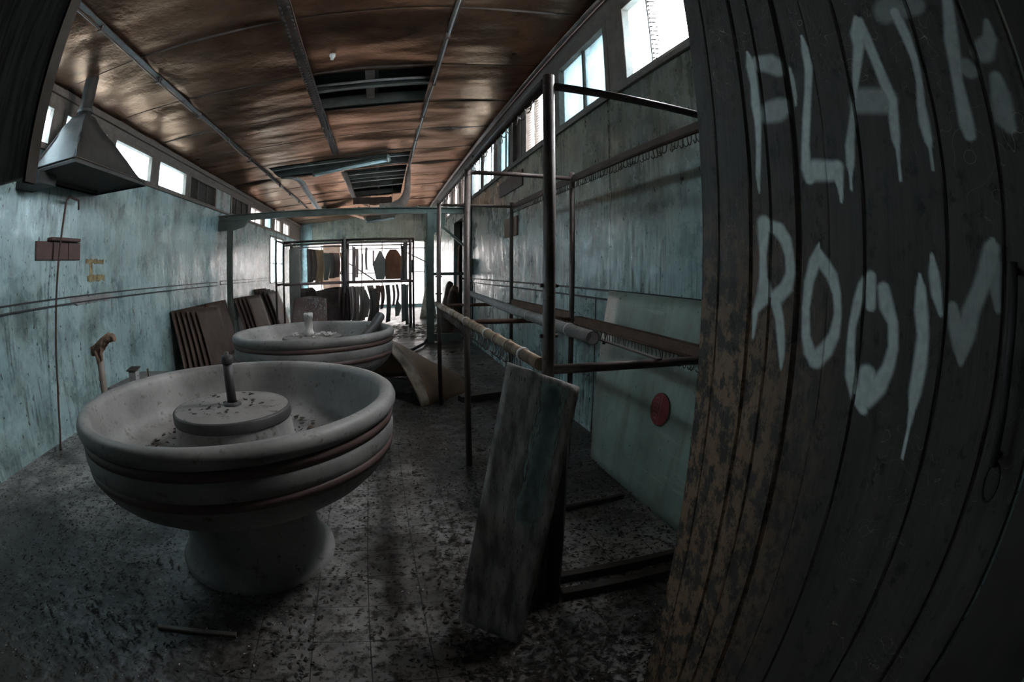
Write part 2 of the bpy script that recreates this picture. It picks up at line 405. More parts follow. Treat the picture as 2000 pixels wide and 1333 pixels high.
# right wall: high windows + a dark doorway beyond the steel portal
RW = []                                     # (y0,y1,kind)
RWdef = [(1.95, 3.30, 'clear2'), (3.60, 4.86, 'two'), (5.02, 6.12, 'louvre'), (6.32, 6.78, 'board'), (6.95, 7.75, 'two'), (7.95, 8.85, 'two'),
         (9.05, 9.95, 'two'), (10.45, 11.5, 'two'), (11.8, 12.9, 'two'), (13.2, 14.4, 'two'), (14.8, 16.2, 'two'), (16.6, 18.0, 'two'), (18.4, 20.2, 'two')]
holes = [(a, b, 3.10, 3.87) for a, b, k in RWdef] + [(11.3, 12.7, 0.0, 2.80)]
struct('wall_right', wall_mesh('x', XR, XR+.16, YN, YF+.16, 0, ROOF, holes), M_wall)
LWdef = [(2.75, 3.95, 'two'), (4.15, 5.25, 'one'), (5.42, 6.70, 'one'), (6.92, 8.18, 'one'), (8.33, 9.88, 'louvre'), (11.0, 12.55, 'louvre'),
         (12.75, 14.15, 'two'), (14.4, 15.5, 'one'), (15.8, 16.9, 'two'), (17.2, 18.5, 'two')]
LLow = [(15.25, 16.0), (16.15, 17.3), (18.9, 19.5), (19.7, 20.5)]
holes = [(a, b, 3.03, 3.47) for a, b, k in LWdef] + [(a, b, 1.30 if a < 18 else .5, 2.82) for a, b in LLow]
struct('wall_left', wall_mesh('x', XL-.16, XL, YN, YF+.16, 0, ROOF, holes), M_wall)
# end wall: header over full width glazing
struct('wall_end', wall_mesh('y', YF, YF+.16, XL-.16, XR+.16, 0, ROOF, [(XL+.35, XR-.05, .10, 2.86)]), M_wall)
struct('wall_near', wall_mesh('y', YN-.16, YN, XL-.16, XR+.16, 0, ROOF, [(-2.3, -1.5, 2.1, 2.4)]), M_darkwood)  # opening for the added window behind the camera
# floor and yard
fb = MB(); fb.box(XL-.16, XR+.16, YN-.16, YF+.16, -.15, 0); struct('floor', fb, M_floor)
gb = MB(); gb.box(-60, 60, -40, 90, -.5, -.2); g = struct('ground_outside', gb, M_groundout)
# dark side room behind the doorway
sb = MB(); sb.box(XR+2.2, XR+2.3, 10.6, 13.4, 0, 3.0); sb.box(XR+.16, XR+2.3, 10.5, 10.6, 0, 3.0); sb.box(XR+.16, XR+2.3, 13.4, 13.5, 0, 3.0)
sb.box(XR+.16, XR+2.3, 10.5, 13.5, 3.0, 3.1); sb.box(XR+.16, XR+2.3, 10.5, 13.5, -.15, 0)
struct('wall_side_room', sb, M_darkwood)

# ---- ceiling: sagging hardboard sheets, 1.62 m wide and 1.42 m long, with two rows of missing sheets
XS = [XL, -2.66, -1.02, .56, XR]; PER = 1.42; Y0 = 4.03
def missing(x, y):
    if -.98 < x < .50 and 5.47 < y < 6.86: return True
    if -2.55 < x < .52 and 9.9 < y < 11.1: return True
    if -1.0 < x < .52 and 11.2 < y < 15.3: return True
    return False
def sag(x, y):
    fy = ((y-Y0)/PER) % 1.0; k = math.floor((y-Y0)/PER)
    i = max(j for j in range(4) if x >= XS[j]-1e-6) if x > XS[0] else 0
    fx = (x-XS[i])/(XS[i+1]-XS[i]); fx = min(max(fx, 0), 1)
    h = noise.noise(Vector((i*7.3, k*3.1, 1.7)))
    a = .030 + .028*h
    s_ = a*sin(pi*fy)**.8*(.35+.65*sin(pi*fx)) + .016*sin(2*pi*fy*1.0 + 3*h)*sin(pi*fx)
    s_ += .014*noise.noise(Vector((x*1.1, y*2.2, 4.0)))
    step = .012*(h)                              # neighbouring sheets hang at slightly different levels
    return -(s_ + step) - .01
cb = MB(); NX = 120; ys = []
y = YN
while y < YF-1e-6: ys.append(y); y += .0355*2
ys.append(YF)
xs = [XL + (XR-XL)*i/NX for i in range(NX+1)]
pv = [(x, y, ceil_z(x)+sag(x, y)) for y in ys for x in xs]; W_ = NX+1
pf = []
for j in range(len(ys)-1):
    for i in range(NX):
        if missing((xs[i]+xs[i+1])/2, (ys[j]+ys[j+1])/2): continue
        pf.append((j*W_+i, (j+1)*W_+i, (j+1)*W_+i+1, j*W_+i+1))
cb.add(pv, pf, True)
ceiling = struct('ceiling', cb, M_ceil)
# roof above (corrugated) with rafters seen through the holes
rb = MB()
NR = 160
def rz(x, y): return ceil_z(x)+.42 + .018*sin(y*2*pi/.09)
rb.grid(lambda u, v: (XL-.3+(XR-XL+.6)*u, YN-.3+(YF-YN+.6)*v, rz(XL-.3+(XR-XL+.6)*u, YN-.3+(YF-YN+.6)*v)), 1, 1560, .01)
struct('roof_sheeting', rb, M_void)
rr = MB(); k = 0
yy = 4.03-PER*3
while yy < YF:
    rr.quadbox([(XL, yy-.025, ceil_z(XL)+.02), (XR, yy-.025, ceil_z(XR)+.02), (XR, yy+.025, ceil_z(XR)+.02), (XL, yy+.025, ceil_z(XL)+.02)], (0, 0, .16)); yy += PER
for xx in (-1.9, -.25, 1.2, -3.2): rr.quadbox([(xx, YN, ceil_z(xx)+.2), (xx+.07, YN, ceil_z(xx)+.2), (xx+.07, YF, ceil_z(xx)+.2), (xx, YF, ceil_z(xx)+.2)], (0, 0, .1))
for y_ in (6.15, 10.4, 12.0, 13.0, 13.9): rr.quadbox([(-2.6, y_, ceil_z(-2.6)+.03), (.56, y_, ceil_z(.56)+.03), (.56, y_+.09, ceil_z(.56)+.03), (-2.6, y_+.09, ceil_z(-2.6)+.03)], (0, 0, .05))
struct('roof_rafters', rr, M_batten)
# thin dark cover strips over the cross joints
jb = MB(); yy = Y0-PER*3
while yy < YF:
    for i in range(4):
        a, b = XS[i], XS[i+1]
        if missing((a+b)/2, yy-.1) and missing((a+b)/2, yy+.1): continue
        jb.grid(lambda u, v: (a+(b-a)*u, yy-.007+.014*v, ceil_z(a+(b-a)*u)+sag(a+(b-a)*u, yy-.007+.014*v)-.004), 14, 1, .004, False)
    yy += PER
struct('trim_ceiling_joints', jb, M_darkwood)
# conduits and the perforated cover strip, running the length of the room
def lengthwise(name, x, y0, y1, w, h, mat, dz=-.035):
    mb = MB(); n = 40
    mb.grid(lambda u, v: (x+(v-.5)*w, y0+(y1-y0)*u, ceil_z(x)+dz+.012*noise.noise(Vector((x, (y0+(y1-y0)*u)*.9, 0)))), n, 1, h, False)
    return struct(name, mb, mat)
lengthwise('trim_1', -1.02, YN, 9.5, .13, .02, M_batten and M_board, -.05)
pb = MB()
for sx in (-.04, .04):
    yy = 1.5
    while yy < 9.4:
        pb.box(-1.02+sx-.01, -1.02+sx+.01, yy, yy+.035, ceil_z(-1.02)-.062, ceil_z(-1.02)-.049); yy += .085
struct('trim_perforated_edge', pb, M_capb)
def conduit(name, x, y0, y1, r, label):
    pts = []; n = 40
    for i in range(n+1):
        y = y0+(y1-y0)*i/n; pts.append((x+.01*sin(y*1.3), y, ceil_z(x)-.075+.012*sin(y*2.1)))
    mb = MB().tube(pts, r, 8); o = mb.obj('ceiling_conduit', M_grey if x > 0 else M_pipe, None)
    tag(o, label, 'conduit')
    cl = MB(); y = y0+.4
    while y < y1:
        z = ceil_z(x)-.075+.012*sin(y*2.1); xx = x+.01*sin(y*1.3)
        MB().box(xx-.024, xx+.024, y-.012, y+.012, z-.02, z+.07).obj('clip', M_pipe, o); y += 1.42
    # dark strips follow behind the conduits; the left one holds its shadow
    return o
conduit('c', .56, YN+.1, 11.3, .010, 'thin grey conduit running along the ceiling nearer the right wall')
conduit('c', -2.66, YN+.1, 16.6, .010, 'thin grey conduit running along the ceiling nearer the left wall')
lengthwise('trim_2', .56, YN, 11.4, .06, .01, M_darkwood, -.03)
lengthwise('conduit_shade', -2.66, YN, 16.4, .06, .01, M_darkwood, -.03)  # added dark strip standing in for the left conduit's shadow
# wall head mouldings
def moulding(name, x0, x1, z0, z1, y0, y1, mat): return struct(name, MB().box(x0, x1, y0, y1, z0, z1), mat, .004)
moulding('trim_4', XR-.05, XR, 4.10, 4.17, YN, YF, M_frame)
struct('trim_5', MB().tube([(XR-.07, YN, 4.09), (XR-.07, YF, 4.09)], .03, 10), M_pipe)
moulding('trim_6', XL, XL+.05, 3.60, 3.68, YN, YF, M_frame)
# window sills
moulding('trim_7', XR-.035, XR, 3.045, 3.10, YN, YF, M_frame)
moulding('trim_8', XL, XL+.035, 2.985, 3.03, YN, YF, M_frame)
# dado battens: flat strip with dark joints above and below
def dado(name, x, s, z0, z1, y0, y1):
    struct(name, MB().box(min(x, x+s*.012), max(x, x+s*.012), y0, y1, z0, z1), M_wall)
    d = MB()
    for zz in (z0, z1): d.box(min(x, x+s*.022), max(x, x+s*.022), y0, y1, zz-.009, zz+.008)
    struct(name.replace('trim', 'trim_joint'), d, M_black)
dado('trim_9', XL, 1, 1.395, 1.465, YN, 10.05); dado('trim_10', XL, 1, 1.41, 1.48, 10.3, 15.1); dado('trim_11', XR, -1, 1.275, 1.352, YN, 11.2)
# lower sheet joints on the right wall
d = MB()
for y_, in ((3.60*1.094,), (7.35*1.094,), (2.4,), (9.7,)): d.box(XR-.004, XR, y_-.008, y_+.008, 0, 1.275)
struct('trim_12', d, M_darkwood)

# timber cladding between and above the high windows
def cladding(name, x, s, defs, zs, zh, zt, y_end, skip=()):
    mb = MB(); e = YN; x0, x1 = min(x, x+.014*s), max(x, x+.014*s)
    for a, b, k in list(defs) + [(y_end, None, None)]:
        if a-e > .02 and not any(abs(e-q) < .01 for q in skip): mb.box(x0, x1, e, a, zs, zh)
        e = b
    mb.box(x0, x1, YN, YF, zh, zt); struct(name, mb, M_frame)
cladding('trim_13', XR, -1, RWdef, 3.10, 3.87, 4.20, YF); cladding('trim_14', XL, 1, LWdef, 3.03, 3.47, 3.72, YF, (9.88,))
# ---- windows
wn = [0]
def window(x, s, y0, y1, z0, z1, kind, glass=None):
    glass = glass or M_glass
    """s = +1: wall lies towards -x (left wall), -1: right wall"""
    wn[0] += 1; n = 'window_%d' % wn[0]
    fr = MB(); t = .05; xi, xo = (x+.02*s, x-.09*s); a, b = min(xi, xo), max(xi, xo)
    fr.box(a, b, y0-.03, y0+t, z0-.0, z1+.03); fr.box(a, b, y1-t, y1+.03, z0, z1+.03)
    fr.box(a, b, y0+t, y1-t, z0, z0+.03); fr.box(a, b, y0+t, y1-t, z1-t*.6, z1+.03)
    root = struct(n, fr, M_frame, .004)
    gx = x-.05*s
    def pane(p0, p1): MB().box(gx-.003, gx+.003, p0, p1, z0+.03, z1-t*.6).obj('pane', glass, root)
    if kind in ('two', 'clear2'):
        mid = (y0+y1)/2 if kind == 'two' else 2.93
        if kind == 'two': MB().box(gx-.02, gx+.02, mid-.025, mid+.025, z0+.03, z1-t*.6).obj('mullion', M_frame, root)
        if kind == 'two':
            pane(y0+t, mid-.025); pane(mid+.025, y1-t)
        else:
            pane(mid+.025, y1-t)
    elif kind == 'one':
        pane(y0+t, y1-t)
    elif kind == 'louvre':
        lb = MB(); zz = z0+.05
        while zz < z1-.05:
            lb.quadbox([(gx-.02, y0+t, zz), (gx+.02, y0+t, zz+.036), (gx+.02, y1-t, zz+.036), (gx-.02, y1-t, zz)], (0, 0, .006)); zz += .036
        lb.obj('louvre_blades', M_louv, root)
        if s > 0: MB().box(gx-.035, gx-.028, y0+t, y1-t, z0+.03, z1-t*.6).obj('light_block', M_louv, root)  # added blocker that stops daylight between the left blades
        for q in (1, 2):
            m_ = y0+(y1-y0)*q/3; MB().box(gx-.045, gx+.045, m_-.012, m_+.012, z0+.03, z1-t*.6).obj('mullion', M_frame, root)
    elif kind == 'board':
        MB().box(gx-.01, gx+.01, y0+t, y1-t, z0+.03, z1-t*.6).obj('cover_board', M_board, root)
    return root
for a, b, k in RWdef: window(XR, -1, a, b, 3.10, 3.87, k, M_glassd if a == 3.60 or 6.9 < a < 7.9 else (M_glasse if a > 10 else M_glass))
for a, b, k in LWdef: window(XL, 1, a, b, 3.03, 3.47, k, M_glassl if a in (5.42, 6.92) else M_glassd if a == 14.4 else (M_glasse if a > 10 else M_glass))
for a, b in LLow:
    w = window(XL, 1, a, b, 1.30 if a < 18 else .5, 2.82, 'one', M_glass)
    MB().box(XL-.06, XL-.02, a, b, 1.95, 1.98).obj('glazing_bar', M_frame, w)
# broken louvre rack standing in the nearest right hand window
lr = MB(); lr.bar((XR+.05, 2.93, 3.13), (XR+.05, 2.93, 3.86), .016, .02)
for i in range(16): lr.bar((XR+.05, 2.93, 3.17+.043*i), (XR+.06, 2.83, 3.12+.043*i), .005, .010)
tag(lr.obj('louvre_bracket', M_black), 'toothed metal louvre bracket left standing in the pane-less window beside the timber door', 'bracket')
# steel glazing at the far end
wn[0] += 1
gx0, gx1 = XL+.35, XR-.05
fr = MB()
for xx in (gx0, -2.78, -1.9, -1.0, -.1, .75, 1.25, gx1-.04): fr.box(xx, xx+.04, YF-.0, YF+.05, .10, 2.86)
for zz in (.10, 1.50, 2.55, 2.82): fr.box(gx0, gx1, YF, YF+.05, zz, zz+.035)
wg = struct('window_%d' % wn[0], fr, M_frame)
MB().box(gx0, gx1, YF+.02, YF+.026, .12, 2.82).obj('pane', M_glasse, wg)
MB().box(-2.70, -1.92, YF-.02, YF+.0, .12, 2.80).obj('cover_board', M_rub3, wg)
br = MB(); br.bar((.75, YF-.03, 2.5), (1.85, YF-.03, 1.95), .05, .05); br.bar((-1.6, YF-.03, 2.0), (-.4, YF-.03, 1.2), .06, .06)
br.obj('brace', M_pipe, wg)

wn[0] += 1
fill_window = struct('window_%d' % wn[0], wall_mesh('y', YN-.12, YN-.04, -2.3, -1.5, 2.1, 2.4, [(-2.26, -1.54, 2.14, 2.36)]), M_frame)  # unseen window, added behind the camera to lift the dark foreground
MB().box(-2.26, -1.54, YN-.083, YN-.077, 2.14, 2.36).obj('pane', M_glassd, fill_window)
# ---- near doorway: door leaf with the sprayed words, hung open along the right hand side
DX, DY0, DY1, DZ0, DZ1 = .78, .10, .998, .03, 2.55
NYD, NZD = 258, 720
gy = np.linspace(DY0, DY1, NYD+1); gz = np.linspace(DZ0, DZ1, NZD+1)
GY, GZ = np.meshgrid(gy, gz, indexing='ij')
paint = np.zeros_like(GY)
PAINT = [(1,[(0.768,1.63,0.019,0.013),(0.768,1.597,0.0175,0.012),(0.77,1.551,0.011,0.008),(0.768,1.506,0.0135,0.009),(0.761,1.469,0.026,0.018),(0.79,1.43,0.01,0.007),(0.793,1.369,0.0035,0.003)]),(1,[(0.754,1.62,0.0205,0.014),(0.721,1.612,0.0195,0.013),(0.698,1.587,0.017,0.012),(0.687,1.556,0.013,0.009),(0.683,1.518,0.0135,0.009),(0.695,1.487,0.019,0.013),(0.726,1.463,0.023,0.015),(0.759,1.461,0.02,0.013)]),(1,[(0.725,1.454,0.016,0.011),(0.711,1.42,0.013,0.009),(0.702,1.377,0.0125,0.009),(0.696,1.342,0.009,0.007),(0.695,1.316,0.003,0.003)]),(1,[(0.602,1.578,0.003,0.003),(0.613,1.545,0.016,0.011),(0.629,1.503,0.013,0.009),(0.635,1.449,0.0105,0.007),(0.63,1.395,0.012,0.009),(0.615,1.364,0.0175,0.013),(0.598,1.35,0.017,0.013)]),(1,[(0.604,1.569,0.0045,0.004),(0.59,1.541,0.0165,0.012),(0.568,1.518,0.015,0.011),(0.553,1.484,0.0105,0.008),(0.548,1.445,0.0095,0.007),(0.554,1.405,0.0135,0.01),(0.573,1.375,0.019,0.014),(0.598,1.35,0.02,0.015)]),(1,[(0.471,1.521,0.0125,0.01),(0.468,1.468,0.011,0.008)]),(1,[(0.477,1.519,0.011,0.008),(0.489,1.504,0.012,0.008),(0.5,1.473,0.011,0.008),(0.51,1.427,0.009,0.006),(0.509,1.381,0.0105,0.008),(0.502,1.336,0.013,0.009),(0.48,1.302,0.015,0.011),(0.46,1.283,0.011,0.008)]),(1,[(0.44,1.503,0.0135,0.01),(0.431,1.472,0.0165,0.012),(0.414,1.445,0.0115,0.009),(0.409,1.404,0.0115,0.008),(0.416,1.367,0.014,0.01),(0.434,1.33,0.0195,0.015),(0.459,1.302,0.02,0.015),(0.463,1.351,0.02,0.014)]),(1,[(0.36,1.53,0.003,0.003),(0.357,1.51,0.01,0.007),(0.354,1.473,0.0145,0.011),(0.346,1.433,0.0125,0.01),(0.346,1.386,0.0145,0.011),(0.349,1.337,0.0135,0.01),(0.349,1.309,0.007,0.005),(0.349,1.269,0.003,0.003),(0.348,1.225,0.003,0.003)]),(0.9,[(0.334,1.564,0.0035,0.003),(0.33,1.535,0.011,0.008),(0.323,1.502,0.011,0.009),(0.312,1.471,0.0045,0.003)]),(0.55,[(0.289,1.486,0.0105,0.008),(0.278,1.455,0.016,0.012),(0.266,1.425,0.015,0.011),(0.262,1.403,0.0055,0.005),(0.256,1.446,0.0175,0.013),(0.251,1.481,0.0175,0.013),(0.236,1.513,0.016,0.012),(0.22,1.545,0.019,0.014),(0.211,1.58,0.016,0.011),(0.209,1.594,0.005,0.003)]),(0.4,[(0.21,1.558,0.0165,0.013),(0.205,1.525,0.011,0.008),(0.197,1.49,0.006,0.004)]),(1,[(0.769,2.052,0.0035,0.003),(0.764,2.014,0.016,0.011),(0.762,1.961,0.0125,0.008),(0.766,1.911,0.0145,0.01),(0.764,1.869,0.012,0.009),(0.769,1.815,0.0085,0.006),(0.779,1.739,0.008,0.006),(0.778,1.698,0.003,0.003)]),(0.7,[(0.746,2.012,0.0235,0.018),(0.703,1.998,0.0275,0.021),(0.67,1.973,0.0225,0.018)]),(0.9,[(0.64,1.966,0.004,0.003),(0.637,1.933,0.007,0.006),(0.637,1.895,0.0055,0.004),(0.639,1.876,0.003,0.003)]),(0.65,[(0.726,1.879,0.034,0.025),(0.694,1.877,0.035,0.027),(0.671,1.879,0.025,0.019)]),(1,[(0.585,2.032,0.003,0.003),(0.584,1.998,0.01,0.008),(0.584,1.95,0.0115,0.01),(0.597,1.9,0.01,0.008),(0.612,1.845,0.0115,0.008),(0.625,1.783,0.011,0.008),(0.628,1.735,0.014,0.01),(0.619,1.71,0.014,0.01)]),(1,[(0.608,1.727,0.0295,0.022),(0.564,1.721,0.0265,0.02),(0.547,1.725,0.019,0.015),(0.543,1.706,0.0125,0.009),(0.54,1.687,0.0075,0.005),(0.539,1.658,0.003,0.003)]),(0.85,[(0.427,2.024,0.006,0.005),(0.435,1.992,0.0165,0.014),(0.438,1.963,0.014,0.012),(0.454,1.924,0.0115,0.009),(0.468,1.885,0.0075,0.006),(0.481,1.847,0.0065,0.005),(0.495,1.803,0.0085,0.006),(0.506,1.765,0.0115,0.009),(0.51,1.728,0.01,0.008),(0.511,1.706,0.0035,0.003),(0.512,1.681,0.003,0.003)]),(0.85,[(0.421,2.014,0.0105,0.009),(0.413,1.96,0.011,0.009),(0.405,1.915,0.0105,0.01),(0.397,1.873,0.0115,0.01),(0.386,1.836,0.0105,0.009),(0.391,1.806,0.011,0.009),(0.394,1.767,0.01,0.008),(0.393,1.746,0.005,0.004),(0.393,1.72,0.003,0.003),(0.395,1.689,0.003,0.003)]),(0.5,[(0.459,1.848,0.031,0.025),(0.405,1.838,0.0295,0.024)]),(0.35,[(0.346,2.018,0.0325,0.029),(0.304,2.01,0.024,0.021),(0.275,2.009,0.022,0.02)]),(0.8,[(0.329,2.009,0.0115,0.01),(0.32,1.954,0.0105,0.009),(0.315,1.906,0.008,0.007),(0.317,1.862,0.007,0.006),(0.324,1.821,0.009,0.007),(0.325,1.785,0.011,0.009),(0.322,1.754,0.0085,0.007),(0.32,1.737,0.003,0.003),(0.32,1.704,0.003,0.003)]),(0.6,[(0.198,2.008,0.011,0.009),(0.211,1.963,0.0135,0.012),(0.222,1.923,0.0155,0.014),(0.228,1.884,0.0135,0.012),(0.234,1.849,0.011,0.009),(0.235,1.81,0.0135,0.01),(0.235,1.776,0.0155,0.012),(0.232,1.755,0.012,0.009)]),(0.35,[(0.209,1.872,0.017,0.015),(0.2,1.862,0.0155,0.013)]),(0.4,[(0.132,1.945,0.0065,0.006),(0.139,1.913,0.0155,0.013),(0.161,1.895,0.026,0.021)]),(0.4,[(0.151,1.845,0.0135,0.011),(0.151,1.813,0.0205,0.015),(0.154,1.781,0.0215,0.017),(0.146,1.763,0.0135,0.01)])]

for al, pts in PAINT:  # right hand strokes get less opacity, standing in for dimmer light there
    best = np.full_like(GY, 99.0)
    for (a, b) in zip(pts[:-1], pts[1:]):
        L2 = ((b[0]-a[0])/(a[2]+b[2])*2)**2 + ((b[1]-a[1])/(a[3]+b[3])*2)**2 + 1e-9
        hy = (a[2]+b[2])/2; hz = (a[3]+b[3])/2
        t = (((GY-a[0])/hy*((b[0]-a[0])/hy)) + ((GZ-a[1])/hz*((b[1]-a[1])/hz)))/L2
        t = np.clip(t, 0, 1); hyt = a[2]+(b[2]-a[2])*t; hzt = a[3]+(b[3]-a[3])*t
        dd = np.sqrt(((GY-(a[0]+(b[0]-a[0])*t))/hyt)**2 + ((GZ-(a[1]+(b[1]-a[1])*t))/hzt)**2)
        best = np.minimum(best, dd)
    paint = np.maximum(paint, al*np.clip((1.25-best)/.5, 0, 1))
gro = np.zeros_like(GY)
for yc, w, dp in ((.93, .003, .005), (.811, .006, .009), (.745, .004, .006), (.659, .009, .012), (.575, .0022, .002), (.4855, .0035, .007), (.301, .0035, .007), (.184, .005, .008)):
    gro = np.maximum(gro, dp*np.clip((w-np.abs(GY-yc-.006*np.sin(GZ*2.1)))/w*2, 0, 1))
me = bpy.data.meshes.new('door')
XX = DX + gro
V = np.stack([XX, GY, GZ], -1).reshape(-1, 3)
idx = np.arange((NYD+1)*(NZD+1)).reshape(NYD+1, NZD+1)
F_ = np.stack([idx[:-1,:-1], idx[:-1,1:], idx[1:,1:], idx[1:,:-1]], -1).reshape(-1, 4)
# back and edges
nb = len(V); back = np.array([(DX+.045, y, z) for y in (DY0, DY1) for z in (DZ0, DZ1)])
me.from_pydata(np.vstack([V, back]).tolist(), [], F_.tolist() + [
    (nb, nb+2, nb+3, nb+1),
    tuple(idx[:, 0].tolist()+[nb+2, nb]), tuple(idx[::-1, -1].tolist()+[nb+1, nb+3]),
    tuple(idx[0, ::-1].tolist()+[nb, nb+1]), tuple(idx[-1, :].tolist()+[nb+3, nb+2])])
at = me.attributes.new('paint', 'FLOAT', 'POINT'); vals = np.zeros(nb+4, dtype=np.float32); vals[:nb] = (paint*(gro < .006)).reshape(-1)
at.data.foreach_set('value', vals)
me.materials.append(M_door); me.update()
door = bpy.data.objects.new('door_1', me); COL.objects.link(door); tag(door, 'dark plank door leaf sprayed with the words PLATE ROOM', kind='structure')
hm = MB(); hm.tube([(DX-.035, .160, 1.56), (DX-.038, .158, 1.42), (DX-.035, .150, 1.275)], .008, 10); hm.tube([(DX-.035, .160, 1.55), (DX+.01, .160, 1.55)], .006, 8); hm.tube([(DX-.035, .150, 1.285), (DX+.01, .150, 1.285)], .006, 8)
hm.obj('door_handle', M_capb, door)
rg = MB(); rg.tube([(DX-.03, .146+.014*cos(a*pi/12), 1.25+.030*sin(a*pi/12)) for a in range(25)], .0028, 8); rg.obj('pull_ring', M_black, door)
fm = MB().box(DX-.04, DX+.14, -.10, .085, 0, 2.7); struct('trim_door_jamb', fm, M_darkwood)
struct('wall_near_right', MB().box(DX+.10, XR, -.08, .0, 0, ROOF-.5), M_darkwood)
# boarded bulkhead hanging down on the left of the opening
bk = MB(); bk.grid(lambda u, v: (-3.74+(2.635)*u, 1.10+.004*sin(u*60)*sin(v*31), 1.84+.02*sin(u*9)*(1-v)+(ceil_z(-3.74+2.635*u)-.06-1.84)*v), 60, 30, -.035)
struct('wall_bulkhead', bk, M_ply)
struct('bulkhead_edge_shade', MB().box(-1.11, -1.095, 1.055, 1.112, 1.83, ceil_z(-1.05)-.06), M_edge)  # dark strip added over the board end to hold its shade
# ================================================================ THINGS
# ---- round wash basins
def basin(cx, cy, label, name='wash_basin'):
    root = empty(name, (cx, cy, 0), label, 'basin', 'round terrazzo wash basins')
    R = .885
    prof = [(.0, .44), (.40, .44), (.50, .448), (.60, .470), (.69, .506), (.765, .555), (.812, .600), (.838, .636), (.850, .662), (.856, .676),
            (.860, .716), (.866, .724), (.870, .745), (.871, .765), (.870, .785), (.866, .800), (.862, .806), (.864, .850), (.870, .854), (.880, .864), (.888, .882), (.890, .902),
            (.882, .922), (.866, .934), (.840, .936), (.818, .926), (.806, .900), (.795, .84), (.775, .74), (.74, .665), (.66, .632), (.5, .62), (.31, .615)]
    b = MB(); b.lathe(prof, 128); b.obj('bowl', M_conc, root)
    for z0, z1, r0 in ((.676, .717, .862), (.806, .850, .868)):
        MB().lathe([(r0-.02, z0-.002), (r0, z0), (r0+.003, (z0+z1)/2), (r0, z1), (r0-.02, z1+.002)], 128).obj('band', M_band, root)
    MB().lathe([(.47, 0), (.47, .03), (.455, .045), (.435, .06), (.40, .12), (.392, .2), (.392, .38), (.41, .442), (.0, .442)], 72).obj('pedestal', M_conc, root)
    MB().lathe([(.355, .612), (.345, .65), (.326, .80), (.326, .812)], 72).obj('drum', M_conc, root)
    MB().lathe([(.31, .80), (.332, .805), (.334, .812), (.334, .852), (.329, .858), (.32, .860)], 72).obj('cap_band', M_capb, root)
    MB().lathe([(.328, .858), (.2, .868), (.05, .871), (.001, .872)], 72).obj('drum_lid', M_concd, root)
    return root
B1 = (-.85, 2.36); B2 = (-.79, 5.085)
basin(*B1, 'nearest round terrazzo wash basin, with a dark stub pipe on its drum')
basin(*B2, 'farther round terrazzo wash basin, with a white tap stub on its drum')
s = MB(); s.tube([(B1[0]+.02, B1[1]-.02, .866), (B1[0]+.015, B1[1]-.02, 1.09)], .026, 16)
st = s.obj('stub_pipe', M_capb); tag(st, 'short dark upright pipe standing on the drum of the nearest basin', 'pipe')
MB().lathe([(.032, .0), (.034, .005), (.034, .035), (.028, .04), (.012, .042), (.012, .058), (.0, .058)], 20, (B1[0]+.015, B1[1]-.02, 1.085)).obj('cap', M_capb, st)
MB().lathe([(.05, 0), (.05, .012), (.03, .02)], 20, (B1[0]+.02, B1[1]-.02, .868)).obj('flange', M_capb, st)
tp = MB(); tp.lathe([(.0, 0), (.055, 0), (.055, .05), (.045, .06), (.045, .19), (.052, .19), (.052, .235), (.045, .245), (0, .245)], 20, (B2[0]-.03, B2[1]-.05, .868))
tag(tp.obj('tap_stub', M_white), 'chipped white upright pipe stub on the drum of the farther basin', 'pipe')
p_ = MB(); p_.tube([(B1[0]+.40, B1[1]+.20, .655), (B1[0]+.62, B1[1]-.16, .665)], .028, 14)
tag(p_.obj('loose_pipe', M_rust), 'short brown pipe lying loose in the bottom of the nearest basin', 'pipe')
p_ = MB(); p_.tube([(B2[0]+.36, B2[1]-.62, .72), (B2[0]+.50, B2[1]-.20, .80), (B2[0]+.66, B2[1]+.30, .90), (B2[0]+.74, B2[1]+.52, 1.0)], [.03, .045, .055, .055], 14, hollow=0)
tag(p_.obj('rubber_hose', M_capb), 'thick dark ribbed hose end slumped over the far rim of the farther basin', 'hose')
def rubble(name, cx, cy, cz, rad, n, label, seed, mat=M_chip, sz=(.006, .02), r0=0):
    rnd = random.Random(seed); mb = MB()
    for i in range(n):
        a = rnd.random()*2*pi; r = r0+(rad-r0)*sqrt(rnd.random()); s_ = rnd.uniform(*sz)
        c = Vector((cx+r*cos(a), cy+r*sin(a), cz+s_*.3))
        q = Matrix.Rotation(rnd.random()*6, 3, 'Z') @ Matrix.Rotation(rnd.uniform(-.6, .6), 3, 'X')
        P = [c + q @ Vector((sx*s_, sy*s_*.6, 0)) for sx, sy in ((-1,-1),(1,-.8),(.8,1),(-.9,.7))]
        mb.quadbox(P, (0, 0, s_*.25))
    o = mb.obj(name, mat); tag(o, label, 'debris', kind='stuff'); return o
rubble('basin_debris', B1[0], B1[1], .632, .60, 240, 'scattered chips and leaves in the bottom of the nearest basin', 3, M_leaf, (.006, .018), .36)
rubble('basin_debris', B2[0], B2[1], .872, .26, 60, 'pale broken chips heaped on the drum top of the farther basin', 4, M_chip, (.008, .03))
rubble('basin_debris', B1[0]-.05, B1[1]+.02, .870, .24, 40, 'dark grit scattered on the drum top of the nearest basin', 5, M_leaf, (.004, .012))

